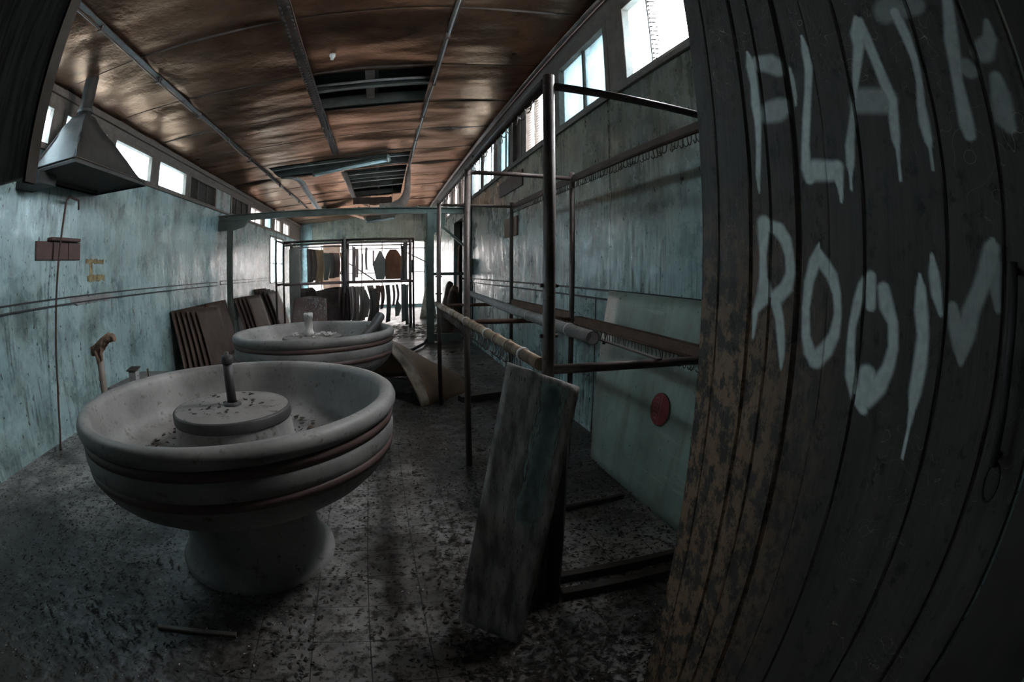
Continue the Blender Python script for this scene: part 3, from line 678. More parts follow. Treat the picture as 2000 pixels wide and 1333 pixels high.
# ---- canopy hood on the left wall
hx = -2.90; zb = 2.665; hy0, hy1 = 3.52, 5.08; nxk, nyk = -3.33, 4.07; nz = 3.30
hood = empty('extraction_hood', (XL, 4.3, zb), 'grey sheet metal extraction hood with tapering sides hanging high on the left wall', 'hood')
hl = Vector(hood.location)
def L(p): return Vector(p)-hl
bc = [(XL+.02, hy0, zb), (hx, hy0, zb), (hx, hy1, zb), (XL+.02, hy1, zb)]
nr = .10
tc = [(nxk-nr, nyk-nr, nz), (nxk+nr, nyk-nr, nz), (nxk+nr, nyk+nr, nz), (nxk-nr, nyk+nr, nz)]
sk = MB()
for k in range(4):
    a, b = Vector(bc[k]), Vector(bc[(k+1)%4]); c, e = Vector(tc[(k+1)%4]), Vector(tc[k])
    nrm = (b-a).cross(e-a).normalized()
    def fn(u, v, a=a, b=b, c=c, e=e, nrm=nrm):
        v2 = v; p = a.lerp(b, u).lerp(e.lerp(c, u), v2)
        return L(p + nrm*(-.012*sin(pi*v)*1.0 + .055*noise.noise(p*2.6)*sin(pi*v)))
    sk.grid(fn, 14, 16, .006)
sk.obj('skirt', M_hood, hood)
lp = MB()
for k in range(4):
    a, b = Vector(bc[k]), Vector(bc[(k+1)%4]); lp.quadbox([L(a)-Vector((0,0,.02)), L(b)-Vector((0,0,.02)), L(b), L(a)], (.006 if k in (1,) else 0, .006 if k in (0,2) else 0, 0))
lp.obj('rim', M_hood, hood)
und = MB(); und.box(XL+.02-hl.x, hx-hl.x-.01, hy0+.01-hl.y, hy1-.01-hl.y, .03, .04); und.obj('underside_shade', M_darkwood, hood)  # dark sheet added to hold the shade inside the hood
fl = MB(); fl.lathe([(.115, nz-.03-hl.z), (.105, nz-hl.z), (.085, nz+.02-hl.z), (.085, ceil_z(nxk)-hl.z+.3)], 24, (nxk-hl.x, nyk-hl.y, 0)); fl.lathe([(.10, nz+.04-hl.z), (.10, nz+.07-hl.z)], 24, (nxk-hl.x, nyk-hl.y, 0))
fl.obj('flue', M_hood, hood)
bx_ = MB(); bx_.box(XL, -3.35, 3.45, 3.75, 2.53, 2.64); tag(bx_.obj('dark_wall_box', M_black), 'dark box fixed to the wall beneath the near corner of the hood', 'bracket')  # plain dark box below the hood

# ---- left wall fittings
wb = empty('wall_board', (XL, 4.32, 1.9), 'maroon horizontal board screwed to the left wall with a small shelf strip on top', 'board')
MB().box(0, .03, -.45, .45, -.03, .16).obj('back_board', M_maroon, wb, .004)
MB().box(0, .09, -.22, .38, .165, .20).obj('shelf', M_maroon, wb, .004)
for y_ in (-.12, .2): MB().box(.03, .045, y_-.02, y_+.02, -.03, .16).obj('cleat', M_maroon, wb)
pp = MB(); pts = [(XL+.10, 4.60, 2.42), (XL+.13, 4.55, 2.51), (XL+.17, 4.30, 2.52), (XL+.19, 4.22, 2.47), (XL+.20, 4.15, 2.1), (XL+.2, 4.07, 1.6), (XL+.21, 4.0, 1.19), (XL+.20, 3.92, .6), (XL+.18, 3.83, .15), (XL+.17, 3.78, .0)]
pp.tube(pts, .013, 8); tag(pp.obj('hooked_rod', M_board), 'long thin rusty rod with a hooked top leaning against the left wall', 'rod')
gl = MB()
def wallpatch(y0, y1, z0, z1, seed):
    rnd = random.Random(seed); n = 18; top = []; bot = []
    for i in range(n+1):
        y = y0+(y1-y0)*i/n; top.append((XL+.006, y, z1+rnd.uniform(-.012, .012))); bot.append((XL+.006, y, z0+rnd.uniform(-.012, .012)))
    for i in range(n): gl.quadbox([bot[i], bot[i+1], top[i+1], top[i]], (-.005, 0, 0))
wallpatch(4.93, 5.38, 1.83, 1.88, 1); wallpatch(5.03, 5.09, 1.68, 1.83, 2); wallpatch(4.97, 5.40, 1.62, 1.69, 3)
tag(gl.obj('adhesive_residue', M_glue), 'brown glue scars left on the teal wall to the right of the maroon board', 'stain')
# peeled patch on the dado strip
pe = MB(); rnd = random.Random(5)
for i in range(26):
    y = 4.55+1.0*i/26; w = .045; pe.quadbox([(XL+.017, y, 1.36+rnd.uniform(0, .03)), (XL+.017, y+w, 1.36+rnd.uniform(0, .03)), (XL+.017, y+w, 1.46+rnd.uniform(-.03, .02)), (XL+.017, y, 1.46+rnd.uniform(-.03, .02))], (.004, 0, 0))
tag(pe.obj('peeling_paint', M_grey), 'ragged grey patch of peeled paint on the left wall batten beside the rod', 'peeling paint')
# standpipe with rotten rag
sp = empty('standpipe', (-2.46, 3.4, 0), 'tan upright pipe behind the nearest basin with a rotten rag wrapped over its top', 'pipe')
MB().tube([(.02, 0, 0), (.0, 0, .5), (-.005, 0, .80), (.0, 0, 1.02)], .032, 14).obj('pipe_shaft', M_stand, sp)
rg = MB(); pts = [(-.10, 0, .995), (-.07, 0, 1.035), (-.01, 0, 1.04), (.04, -.01, 1.075), (.10, -.01, 1.125), (.165, -.01, 1.135), (.20, -.01, 1.10)]
rg.tube(pts, [.022, .042, .05, .045, .04, .036, .018], 12)
rg.tube([(-.02, -.02, 1.05), (-.015, -.035, .97), (.01, -.04, .90)], [.03, .022, .006], 8); rg.tube([(.05, -.02, 1.07), (.03, -.03, 1.0), (.035, -.03, .93)], [.03, .018, .005], 8)
o = rg.obj('rag', M_rag, sp); md = o.modifiers.new('s', 'SUBSURF'); md.levels = 2; md.render_levels = 2
tx = bpy.data.textures.new('rag_lumps', 'CLOUDS'); tx.noise_scale = .03; dm = o.modifiers.new('d', 'DISPLACE'); dm.texture = tx; dm.strength = .04
# small box like a bird house on the wall behind the basin
hb = empty('socket_box', (-3.66, 5.98, .62), 'small weathered box with a sloping lid standing on the ledge by the left wall', 'box')
hb.location = (-3.40, 5.5, .30)
MB().box(-.06, .06, -.055, .055, 0, .16).obj('box_body', M_grey, hb, .004)
MB().quadbox([(-.08, -.075, .165), (.08, -.075, .165), (.08, .075, .19), (-.08, .075, .19)], (0, 0, .018)).obj('lid', M_darkwood, hb)
MB().lathe([(0, 0), (.015, 0), (.015, .002), (0, .002)], 12, (.061, 0, .10)).obj('knot_hole', M_black, hb)
lg = MB().box(XL, -3.25, 5.25, 6.3, .22, .30); tag(lg.obj('wall_ledge', M_concd), 'low concrete ledge against the left wall under the small weathered box', 'ledge')
lg2 = MB().tube([(-3.36, 5.85, .30), (-3.36, 5.85, .42)], .012, 8); tag(lg2.obj('peg', M_darkwood), 'thin dark peg standing upright on the low ledge', 'peg')
MB().box(XL, -3.3, 5.3, 6.25, 0, .22).obj('support', M_concd, bpy.data.objects['wall_ledge'])

# ---- stacks of brown hardboard leaning on the left wall
def lean_board(y0, y1, xb, h, th, label, grp, skew=0.0, mat=None, curve=.03):
    """board whose bottom edge is on the floor at x=xb and whose top rests against things nearer the wall"""
    mat = mat or M_board; mb = MB()
    xt = xb - .0
    def fn(u, v):
        y = y0+(y1-y0)*u + skew*v; ang = lean_board.a
        return (xb - sin(ang)*h*v + curve*sin(pi*v), y, cos(ang)*h*v)
    mb.grid(fn, 8, 12, th)
    return tag(mb.obj('hardboard_sheet', mat), label, 'board', grp)
rnd = random.Random(11)
names = ['hidden deepest against the wall', 'second from the wall', 'third from the wall', 'fourth from the wall', 'next to outermost', 'outermost and fully visible']
for i in range(6):
    lean_board.a = radians(16-i*.2)
    lean_board(7.25+.10*i, 8.45+.10*i, -3.38+.065*i, 1.10-.012*i, .014, 'brown sheet in the nearest leaning stack, %s' % names[i], 'nearer stack of hardboard sheets', .22 - .03*i, None, .02)
for i in range(3):
    lean_board.a = radians(15)
    lean_board(8.55+.1*i, 9.85+.08*i, -3.38+.055*i, 1.10+.01*i, .014, 'brown hardboard sheet leaning just left of the green post, %s' % ('innermost', 'middle one', 'outermost')[i], 'nearer stack of hardboard sheets', .12, None, .02)
for i in range(4):
    lean_board.a = radians(20)
    lean_board(11.0+.16*i, 12.4+.16*i, -3.30+.06*i, 1.12, .014, 'brown sheet leaning beyond the green post, %s' % ('innermost of the left four', 'second of the left four', 'third of the left four', 'outermost of the left four')[i], 'sheets leaning beyond the green post', .15, None, .02)
for i in range(4):
    lean_board.a = radians(22)
    lean_board(12.9+.18*i, 14.3+.2*i, -3.22+.07*i, 1.28-.04*i, .014, 'brown sheet leaning beside the pipe rack, %s' % ('innermost of the right four', 'second of the right four', 'third of the right four', 'outermost of the right four')[i], 'sheets leaning beyond the green post', .2, None, .02)

# ---- green steel portal across the room
PY = 10.2
pf_ = empty('steel_portal_frame', (0, PY, 0), 'green painted steel frame spanning the room on posts', 'frame')
def ibeam(name, a, b, w, h, up=(0,1,0)):
    a = Vector(a); b = Vector(b); m = MB(); m.bar(a, b, w*.12, h, up)
    dd = (b-a).normalized(); U = Vector(up); r = dd.cross(U).normalized(); 
    for s_ in (-1, 1): m.bar(a+U*s_*h/2, b+U*s_*h/2, w, h*.08, up)
    m.obj(name, M_green, pf_, .003)
ibeam('post', (-3.46, 0, 0), (-3.46, 0, 2.755), .11, .12)
ibeam('post', (.985, 0, 0), (.985, 0, 2.80), .15, .15)
MB().bar((1.83, 0, 0), (1.83, 0, 2.85), .06, .1, (0,1,0)).obj('post', M_green, pf_)
bmz = MB(); 
bmz.box(XL, XR, -.06, .06, 2.755, 2.775); bmz.box(XL, XR, -.06, .06, 2.875, 2.895); bmz.box(XL, XR, -.01, .01, 2.77, 2.88)
o = bmz.obj('beam', M_green, pf_, .003)
gs = MB(); gs.add([(XL, -.05, 2.76), (-3.0, -.05, 2.76), (-3.12, -.05, 2.62), (-3.40, -.05, 2.56), (XL, -.05, 2.56), (XL, .05, 2.76), (-3.0, .05, 2.76), (-3.12, .05, 2.62), (-3.40, .05, 2.56), (XL, .05, 2.56)],
    [(0,1,2,3,4)[::-1], (5,6,7,8,9), (0,1,6,5), (1,2,7,6), (2,3,8,7), (3,4,9,8)]); gs.obj('gusset', M_green, pf_)
gs = MB(); gs.add([(1.05, -.03, 2.76), (1.30, -.03, 2.76), (1.30, -.03, 2.5), (1.05, -.03, 2.3), (1.05, .03, 2.76), (1.30, .03, 2.76), (1.30, .03, 2.5), (1.05, .03, 2.3)], [(3,2,1,0), (4,5,6,7), (0,1,5,4), (1,2,6,5), (2,3,7,6), (3,0,4,7)]); gs.obj('gusset', M_green, pf_)
MB().bar((1.18, 0, 2.52), (1.86, 0, 1.95), .05, .09, (0,1,0)).obj('brace', M_green, pf_)
MB().bar((1.05, 0, 1.46), (1.86, 0, 1.46), .08, .06).obj('rail', M_green, pf_)
MB().bar((1.05, 0, .10), (1.86, 0, .10), .10, .16).obj('rail', M_green, pf_)
for x_ in (-2.2, -.55, .05, .7): MB().lathe([(0, 0), (.022, 0), (.022, .02), (0, .03)], 8, (x_, -.02, 2.895)).obj('bolt', M_green, pf_)
MB().box(.93, .96, -.12, .0, 1.35, 1.6).obj('clip_plate', M_green, pf_)

# ---- the pipe rack in front of the right wall
rack = empty('pipe_drying_rack', (0, 0, 0), 'rusty pipe rack of upright posts and hooked rails standing along the right wall', 'rack')
FX, RX_ = .605, 1.43; TY = [1.69, 3.47, 5.27]; TZ, LZ = 2.275, 1.135
for i, y_ in enumerate(TY):
    r_ = .024
    zt = TZ+.02 if i else TZ+.015
    p = MB().tube([(FX, y_, 0), (FX, y_, zt)], r_, 14); p = p.obj('post', M_pipe, rack)
    MB().tube([(RX_, y_, 0), (RX_, y_, zt-.0)], r_*.9, 14).obj('post', M_pipe, rack)
    MB().tube([(FX, y_, TZ-.03), (RX_, y_, TZ-.03)], .017, 12).obj('crossbar', M_pipe, rack)
    MB().tube([(FX, y_, LZ-.005), (RX_+.02, y_, LZ-.005)], .019, 12).obj('crossbar', M_pipe if i == 0 else M_rust, rack)
    for zz in (1.03, 1.26, 1.45):
        for sx in (-1, 1):
            MB().tube([(FX+sx*.024, y_, zz), (FX+sx*.036, y_, zz)], .008, 6).obj('bolt', M_pipe, p)
MB().tube([(FX, 1.72, TZ), (FX, TY[2]+.03, TZ)], .021, 14).obj('rail', M_pipe, rack)
def angle_rail(x, y0, y1, z, mat, w=.05):
    m = MB(); m.box(x-.004, x+.004, y0, y1, z-w/2, z+w/2); m.box(x, x+w*.8, y0, y1, z+w/2-.006, z+w/2)
    m.tube([(x-.0, y0, z-w/2), (x-.0, y1, z-w/2)], .010, 8)
    return m.obj('rail', mat, rack)
angle_rail(RX_, 1.69, TY[2], TZ-.03, M_board); angle_rail(RX_, 1.69, 3.40, LZ+.0, M_rust, .06); angle_rail(RX_, 3.50, TY[2], LZ+.02, M_rust, .06)
MB().tube([(FX-.02, TY[2]+.05, LZ+.012), (FX-.02, 1.72, LZ+.012)], .026, 16).obj('rail', M_bronze, rack)
cl = MB()
for i in range(14):
    y_ = 1.95+.24*i; c = MB().lathe([(.027, -.01), (.031, -.008), (.031, .008), (.027, .01)], 16).obj('collar', M_bronze if i % 3 else M_white, rack)
    c.rotation_euler = (pi/2, 0, 0); c.location = (FX-.02, y_, LZ+.012)
# wire hooks: one mesh shared by every hook
hk = MB(); hk.tube([(0, 0, 0), (0, 0, -.045), (-.004, 0, -.058), (-.014, 0, -.062), (-.022, 0, -.056), (-.024, 0, -.048)], .0028, 5)
hook0 = hk.obj('hook', M_pipe, rack)
places = []
y_ = 1.74
while y_ < 5.2: places.append((RX_, y_, TZ-.055)); places.append((RX_, y_, LZ-.03)); y_ += .038
y_ = 2.0
while y_ < 4.6: places.append((FX-.02, y_, LZ-.012)); y_ += .05
y_ = 1.9
while y_ < 5.0: places.append((FX, y_, TZ-.02)); y_ += .11
places.sort(key=lambda p: p[0]**2+p[1]**2+(p[2]-1.5)**2)
hook0.location = places[0]
rh = random.Random(2)
for p in places[1:100]:
    c = hook0.copy(); COL.objects.link(c); c.location = p; c.rotation_euler = (rh.uniform(-.2, .2), rh.uniform(-.2, .2), rh.uniform(-.4, .4))
rest = MB(); base = hk
for p in places[100:]:
    r_ = Matrix.Rotation(rh.uniform(-.5, .5), 3, 'Z')
    rest.add([r_ @ Vector(v) + Vector(p) for v in base.v], base.f, True)
o = rest.obj('far_hooks', M_pipe, rack); o['kind'] = 'stuff'
# loose grey pipe lying across the cross bars
gp = MB(); gp.tube([(1.15, 6.25, LZ+.075), (1.06, 4.2, LZ+.05), (.99, 2.12, LZ+.046)], .035, 20, hollow=.86)
# rests on the cross bars
gp.add([(.99+.030*cos(k*pi/10), 2.20, LZ+.047+.030*sin(k*pi/10)) for k in range(20)], [tuple(range(20))])  # disc added inside the pipe to block light from its far end
gpo = gp.obj('grey_pipe', M_grey); tag(gpo, 'long pale grey open-ended pipe lying loose across the lower bars of the rack', 'pipe')
for y_, x_ in ((2.45, 1.005), (3.3, 1.035), (4.4, 1.075)):
    c = MB().lathe([(.036, -.008), (.039, -.006), (.039, .006), (.036, .008)], 20).obj('collar', M_white, gpo); c.rotation_euler = (pi/2, 0, 0); c.location = (x_-.003, y_, LZ+.047)
th = MB(); y_ = 2.2
while y_ < 5.2: th.tube([(1.09+.02*(y_-2), y_, LZ+.015), (1.10+.02*(y_-2), y_, LZ+.055), (1.085+.02*(y_-2), y_, LZ+.065)], .003, 5); y_ += .055
th.box(1.085, 1.10, 2.2, 2.21, LZ, LZ+.01)
th.quadbox([(1.075, 1.66, LZ+.012), (1.10, 1.66, LZ+.012), (1.175, 5.3, LZ+.012), (1.15, 5.3, LZ+.012)], (0, 0, .008))
tag(th.obj('hooked_strip', M_pipe), 'thin dark strip with a row of upturned hooks lying beside the loose grey pipe', 'strip')

# ---- plank leaning on the rack in the foreground
P1, P2, P3, P4 = Vector((.447, 1.700, 1.165)), Vector((.676, 1.546, 1.09)), Vector((.431, 1.431, 0.0)), Vector((.202, 1.585, .071))
P4 = P1+(P3-P2)
nrm = (P2-P1).cross(P4-P1).normalized()
if nrm.y > 0: nrm = -nrm
pk = MB(); pk.grid(lambda u, v: P1.lerp(P2, u).lerp(P4.lerp(P3, u), v) + nrm*.003*sin(u*17), 12, 30, -.03 if (P2-P1).cross(P4-P1).y > 0 else .03)
plank = pk.obj('leaning_plank', M_plk)
tag(plank, 'wide weathered grey plank with flaking teal paint leaning on the rack', 'plank')
def onp(u, v, off=.0): return P1.lerp(P2, u).lerp(P4.lerp(P3, u), v) + nrm*off
fp = MB(); rnd = random.Random(8)
for i in range(1500):
    v = rnd.random()**1.2*.47+.03; u = .68+rnd.gauss(0, .08)
    if not .5 < u < .86: continue
    s_ = rnd.uniform(.004, .011); c = (u, v)
    fp.quadbox([onp(u-s_*1.2, v-s_*1.8, .0045), onp(u+s_*1.2, v-s_, .0045), onp(u+s_, v+s_*1.8, .0045), onp(u-s_, v+s_*.9, .0045)], nrm*.0012)
fm_ = mat_simple('flaking_teal_paint', (.26, .38, .35), (.42, .55, .51), .6, 20)
fp.obj('flaking_paint', fm_, plank)
p2 = MB(); p2.quadbox([(.56, 1.74, 0), (.68, 1.66, 0), (.70, 1.70, .95), (.60, 1.765, .95)], (.02, .03, 0))
tag(p2.obj('dark_offcut', M_darkwood), 'narrow dark board standing directly behind the leaning plank', 'board')

# ---- big panel with the red sign leaning on the right wall
pn = empty('pale_wallboard', (1.6, 2.7, 0), 'large pale green sheet leaning on the right wall behind the rack', 'board')
def pf2(u, v):
    y0 = 3.34+.24*v; y1 = 1.2
    return Vector((1.585+.225*v-.0*u-.035*sin(pi*v), y0+(y1-y0)*u, 1.355*v)) - Vector((1.6, 2.7, 0))
q_ = MB(); q_.grid(pf2, 10, 20, .012); 
mp_ = NT('pale_green_panel'); v = mp_.pos('world'); n = mp_.noise(v, 1.6, 6, .6)
c = mp_.mix(mp_.ramp(n, [(.35, 0.0), (.65, 1.0)]), (.19, .25, .215), (.36, .46, .40))
c = mp_.mix(mp_.ramp(mp_.noise(mp_.pos('world', (5, 5, .6)), 2, 6, .6), [(.5, 0.0), (.7, .6)]), c, (.20, .18, .13))
c = mp_.mix(mp_.ramp(mp_.noise(v, 32, 2, .5), [(.70, 0.0), (.74, .8)]), c, (.03, .025, .02))
c = mp_.mix(mp_.ramp(mp_.noise(mp_.pos('world', (.4, .4, 5)), 3, 7, .7), [(.58, 0.0), (.68, .4)]), c, (.55, .62, .56))
mp_.set('Base Color', c); mp_.set('Roughness', .38); mp_.bump(mp_.noise(v, 2, 3), .3, .03)
q_.obj('sheet', mp_.m, pn)
# round sign: rim, disc, bar and lettering strokes
sgx, sgy, sgz = 1.585+.225*.48-.035-.006, 2.475, .655
sg = empty('round_sign', (sgx, sgy, sgz), 'small faded red round sign fixed to the pale leaning panel', 'sign')
sg.rotation_euler = (0, radians(9.5), 0)
def disc(r, x0, x1, n=40):
    m = MB(); vs = [(x0, r*cos(2*pi*k/n), r*sin(2*pi*k/n)) for k in range(n)] + [(x1, r*cos(2*pi*k/n), r*sin(2*pi*k/n)) for k in range(n)]
    m.add(vs, [tuple(range(n)), tuple(reversed(range(n, 2*n)))] + [(k, n+k, n+(k+1)%n, (k+1)%n) for k in range(n)]); return m
disc(.108, -.004, .002).obj('rim', M_pipe, sg)
disc(.102, -.006, .0).obj('disc', M_red, sg)
MB().box(-.0075, -.006, -.012, -.006, -.098, .098).obj('centre_line', M_redw, sg)
lt = MB()
for zc, y_, w, h in ((.062, .035, .05, .018), (.036, .04, .05, .018), (.010, .043, .055, .018), (-.016, .042, .055, .018), (-.042, .038, .045, .018), (-.066, .03, .035, .016)):
    lt.box(-.0075, -.006, y_-w/2, y_-w/2+.006, zc-h/2, zc+h/2); lt.box(-.0075, -.006, y_+w/2-.006, y_+w/2, zc-h/2, zc+h/2)
    lt.box(-.0075, -.006, y_-w/2, y_+w/2, zc+h/2-.005, zc+h/2); lt.box(-.0075, -.006, y_-.003, y_+.003, zc-h/2, zc+h/2)
lt.obj('lettering', M_redw, sg)

# ---- right wall small boards, switch box, cable
def wboard(y0, y1, z0, z1, label, mat=M_maroon):
    tag(MB().box(XR-.022, XR, y0, y1, z0, z1).obj('wall_patch', mat), label, 'board')
wboard(6.25, 7.55, 2.70, 2.93, 'brown rectangular board fixed to the right wall just under the window sill')
wboard(6.5, 7.2, 2.02, 2.30, 'rust-brown board on the right wall behind the farther rack post', M_rust)
sx = empty('switch_box', (XR, 10.0, 1.62), 'green metal switch box on the right wall beside the steel frame', 'box')
MB().box(-.13, 0, -.16, .16, -.17, .15).obj('case', M_green, sx, .01); MB().box(-.15, -.13, -.13, .13, -.14, .12).obj('cover', M_green, sx, .006)
cb_ = MB(); cb_.tube([(XR-.03, 9.86, 4.0), (XR-.05, 9.84, 3.4), (XR-.04, 9.9, 2.9), (XR-.03, 9.92, 2.2), (XR-.05, 9.95, 1.77)], .014, 8); cb_.tube([(XR-.04, 9.95, 1.45), (XR-.02, 9.86, 1.2), (XR-.02, 9.86, .1)], .014, 8)
tag(cb_.obj('black_cable', M_black), 'black cable running down the right wall through the green switch box', 'cable')

# ---- things on the floor
lp_ = Vector
def sheetfn(u, v):
    Pf = Vector((.38, 5.22, 0)).lerp(Vector((1.02, 5.80, 0)), u); Pb = Vector((-.62, 7.0, 0)).lerp(Vector((1.10, 6.7, 0)), u)
    h = .78*(1-u)**.9+.04; s_ = v
    p = Pf.lerp(Pb, s_); p.z = h*max(sin(pi*s_), 0)**.75 + .004
    p.x += -.16*sin(pi*s_)*(1-u)
    return p + Vector((0, 0, .02*noise.noise(p*3)))
cs = MB(); cs.grid(sheetfn, 24, 32, .012); cu = cs.obj('curled_sheet', M_fawn)
tag(cu, 'large fawn sheet curled into an arch on the floor beyond the nearest rack posts', 'sheet')
ce = MB(); ce.grid(lambda u, v: sheetfn(u*.22*(.75+.25*sin(v*9)), v) + Vector((-.004, 0, .014)), 6, 60, .006); ce.obj('splintered_edge', M_cream, cu)
def plank_(a, b, w, h, label, mat=M_darkwood, name='floor_plank'):
    a = Vector(a); b = Vector(b); return tag(MB().bar(a+Vector((0,0,h/2)), b+Vector((0,0,h/2)), w, h).obj(name, mat, None, .003), label, 'timber')
plank_((.73, 1.835, 0), (1.52, 1.80, 0), .045, .05, 'dark timber lying on the floor under the rack, the farther of the pair')
plank_((.71, 1.70, 0), (1.45, 1.665, 0), .05, .05, 'dark timber lying on the floor under the rack, the nearer of the pair', M_darkwood)
plank_((-1.24, 1.555, 0), (-.81, 1.572, 0), .028, .018, 'short pale batten lying on the littered floor before the nearest basin', M_stand)
plank_((.95, 2.55, 0), (1.5, 2.60, 0), .03, .03, 'thin dark batten lying across the floor behind the leaning plank')
plank_((.84, 5.35, 0), (1.5, 5.55, 0), .12, .07, 'dark timber lying on the floor between the far rack posts', M_pipe)
plank_((.75, 3.35, 0), (1.35, 3.6, 0), .08, .05, 'dark timber lying across the foot of the middle rack post')
hs = MB(); hs.tube([(.0, 8.9, .03), (.25, 8.7, .05), (.5, 9.0, .04), (.8, 9.7, .05), (1.0, 10.9, .05), (1.3, 11.6, .04)], .03, 10)
tag(hs.obj('black_hose', M_black), 'black hose snaking over the floor past the foot of the green post', 'hose')

# leaf litter and chips
def litter(name, n, seed, density, size, mat, label, cat):
    rnd = random.Random(seed); mb = MB(); c = 0; tries = 0
    while c < n and tries < n*30:
        tries += 1
        d_ = .9+rnd.random()**1.8*13; a = radians(rnd.uniform(-72, 44)); x = d_*sin(a); y = d_*cos(a)
        if not (XL+.05 < x < XR-.05 and y < YF): continue
        if rnd.random() > density(x, y): continue
        if x > .70 and y < 1.0: continue
        s_ = rnd.uniform(*size)*(1+.05*d_); th_ = rnd.random()*6.28; ca, sa = cos(th_), sin(th_); tl = rnd.uniform(-.5, .5); cv = rnd.uniform(.1, .6)*s_
        z = .004+rnd.random()*.008
        P = []
        for (u, w, q) in ((-1, 0, 0), (0, -.45, .5), (1, 0, 0), (0, .45, .5)):
            P.append((x+s_*(u*ca-w*sa), y+s_*(u*sa+w*ca), z+cv*q+max(0, tl*u)*s_*.5))
        mb.add(P, [(0,1,2), (0,2,3)]); c += 1
    o = mb.obj(name, mat); tag(o, label, cat, kind='stuff'); return o
def dens(x, y):
    n = noise.noise(Vector((x*1.1, y*.9, 3)))
    base = .15
    if x > .15: base = .75
    if x > .15 and y > 2.6: base = 1.2
    if -.25 < x <= .15 and y > 3.0: base = .6
    if x < -.4 and y < 1.9: base = .55
    if x < -1.2: base = .5
    if y > 8: base = .5
    return max(0, min(1, base+n*.5))
litter('leaf_litter', 22000, 21, dens, (.005, .018), M_leaf, 'dead leaves and grit strewn over the tiled floor', 'leaves')
litter('pale_litter', 1500, 22, dens, (.003, .009), M_chip, 'pale paint flakes scattered among the dead leaves on the floor', 'flakes')
litter('far_rubble', 1500, 23, lambda x, y: 1.0 if (y > 11 and x > -.5) else 0, (.03, .07), mat_simple('broken_rubble', (.16,.12,.09), (.52,.45,.38), .8, 8), 'heaped broken scraps covering the floor near the end glazing', 'rubble')

# ---- far pipe rack with hanging rubber sheets
def fx(px): return .81-(808-px)*.01417
def fz(py): return 1.52-(py-532)*.0139
fr_ = empty('sheet_rack', (-1.0, 13.6, 0), 'tall two bay pipe rack at the far end of the room hung with sheets', 'rack')
o0 = Vector(fr_.location)
def ft(name, a, b, r=.03, mat=None):
    return MB().tube([Vector(a)-o0, Vector(b)-o0], r, 10).obj(name, mat or M_pipe, fr_)
for y_ in (13.0, 14.25):
    for x_ in ((-2.79, -1.12, -1.02, .70, .80) if y_ == 13.0 else (-2.79, -1.07, .80)):
        ft('post', (x_, y_, 0), (x_, y_, 2.43), .028)
    for zz in (2.42, 1.27): 
        for (a, b) in ((-2.79, -1.1), (-1.04, .80)): ft('rail', (a, y_, zz), (b, y_, zz), .032, M_rub5 if zz < 2 else M_pipe)
    ft('rail', (-2.79, y_, 2.33), (.80, y_, 2.33), .02, M_grey)
for x_ in (-2.79, -1.07, .80):
    for zz in (2.42, 1.27): ft('crossbar', (x_, 13.0, zz), (x_, 14.25, zz), .025)
ft('crossbar', (-1.07, 12.96, 1.0), (-1.07, 12.96, 2.5), .035, M_grey)
f2 = empty('low_rack', (-3.0, 15.0, 0), 'second dark pipe rack standing by the low side windows behind the leaning sheets', 'rack')
for y_ in (13.05, 15.2, 17.0):
    MB().tube([(-.02, y_-15, 0), (-.02, y_-15, 2.5)], .03, 10).obj('post', M_pipe, f2)
for zz in (2.48, 1.28): MB().tube([(-.02, -1.95, zz), (-.02, 2.0, zz)], .03, 10).obj('rail', M_pipe, f2)

def hang(x0, x1, y0, y1, Y, mat, label, grp, bow=0.0, shape='strip', realw=None):
    """a curved rubber sheet hanging in the far rack; x0,x1,y0,y1 give its extent in the rack's plane"""
    w = abs(x1-x0); rw = realw or max(w, .50); yaw = math.acos(min(1, w/rw)) if rw > w else 0
    cx = (x0+x1)/2; H = y1-y0
    def fn(u, v):
        s_ = (u-.5)*rw; z = y1-H*v; k = 1.0
        if shape == 'leaf': k = min(1, .12+1.9*v) if v < .5 else min(1, .55+.9*(1-v))
        if shape == 'dome': k = min(1, .35+1.6*v**.7)
        if shape == 'taper': k = 1-.45*v
        if shape == 'ragged': k = 1; z += .05*noise.noise(Vector((s_*9, v*0, x0*5)))*v
        s_ *= k
        b = bow*sin(pi*min(v*1.05, 1))
        return Vector((cx + s_*cos(yaw) + b + .05*(s_/rw)**2*(1 if bow >= 0 else -1), Y + s_*sin(yaw)*.95 + .04*sin(v*5+x0*7), z))
    mb = MB(); mb.grid(fn, 8, 20, .008)
    return tag(mb.obj('hanging_sheet', mat), label, 'sheet', grp)
Z = lambda zx: fx(520+zx/5.553)
Zy = lambda zy: fz(440+zy/5.553)
U = 'sheets hanging in the upper tier of the far rack'; Lw = 'sheets hanging in the lower tier of the far rack'
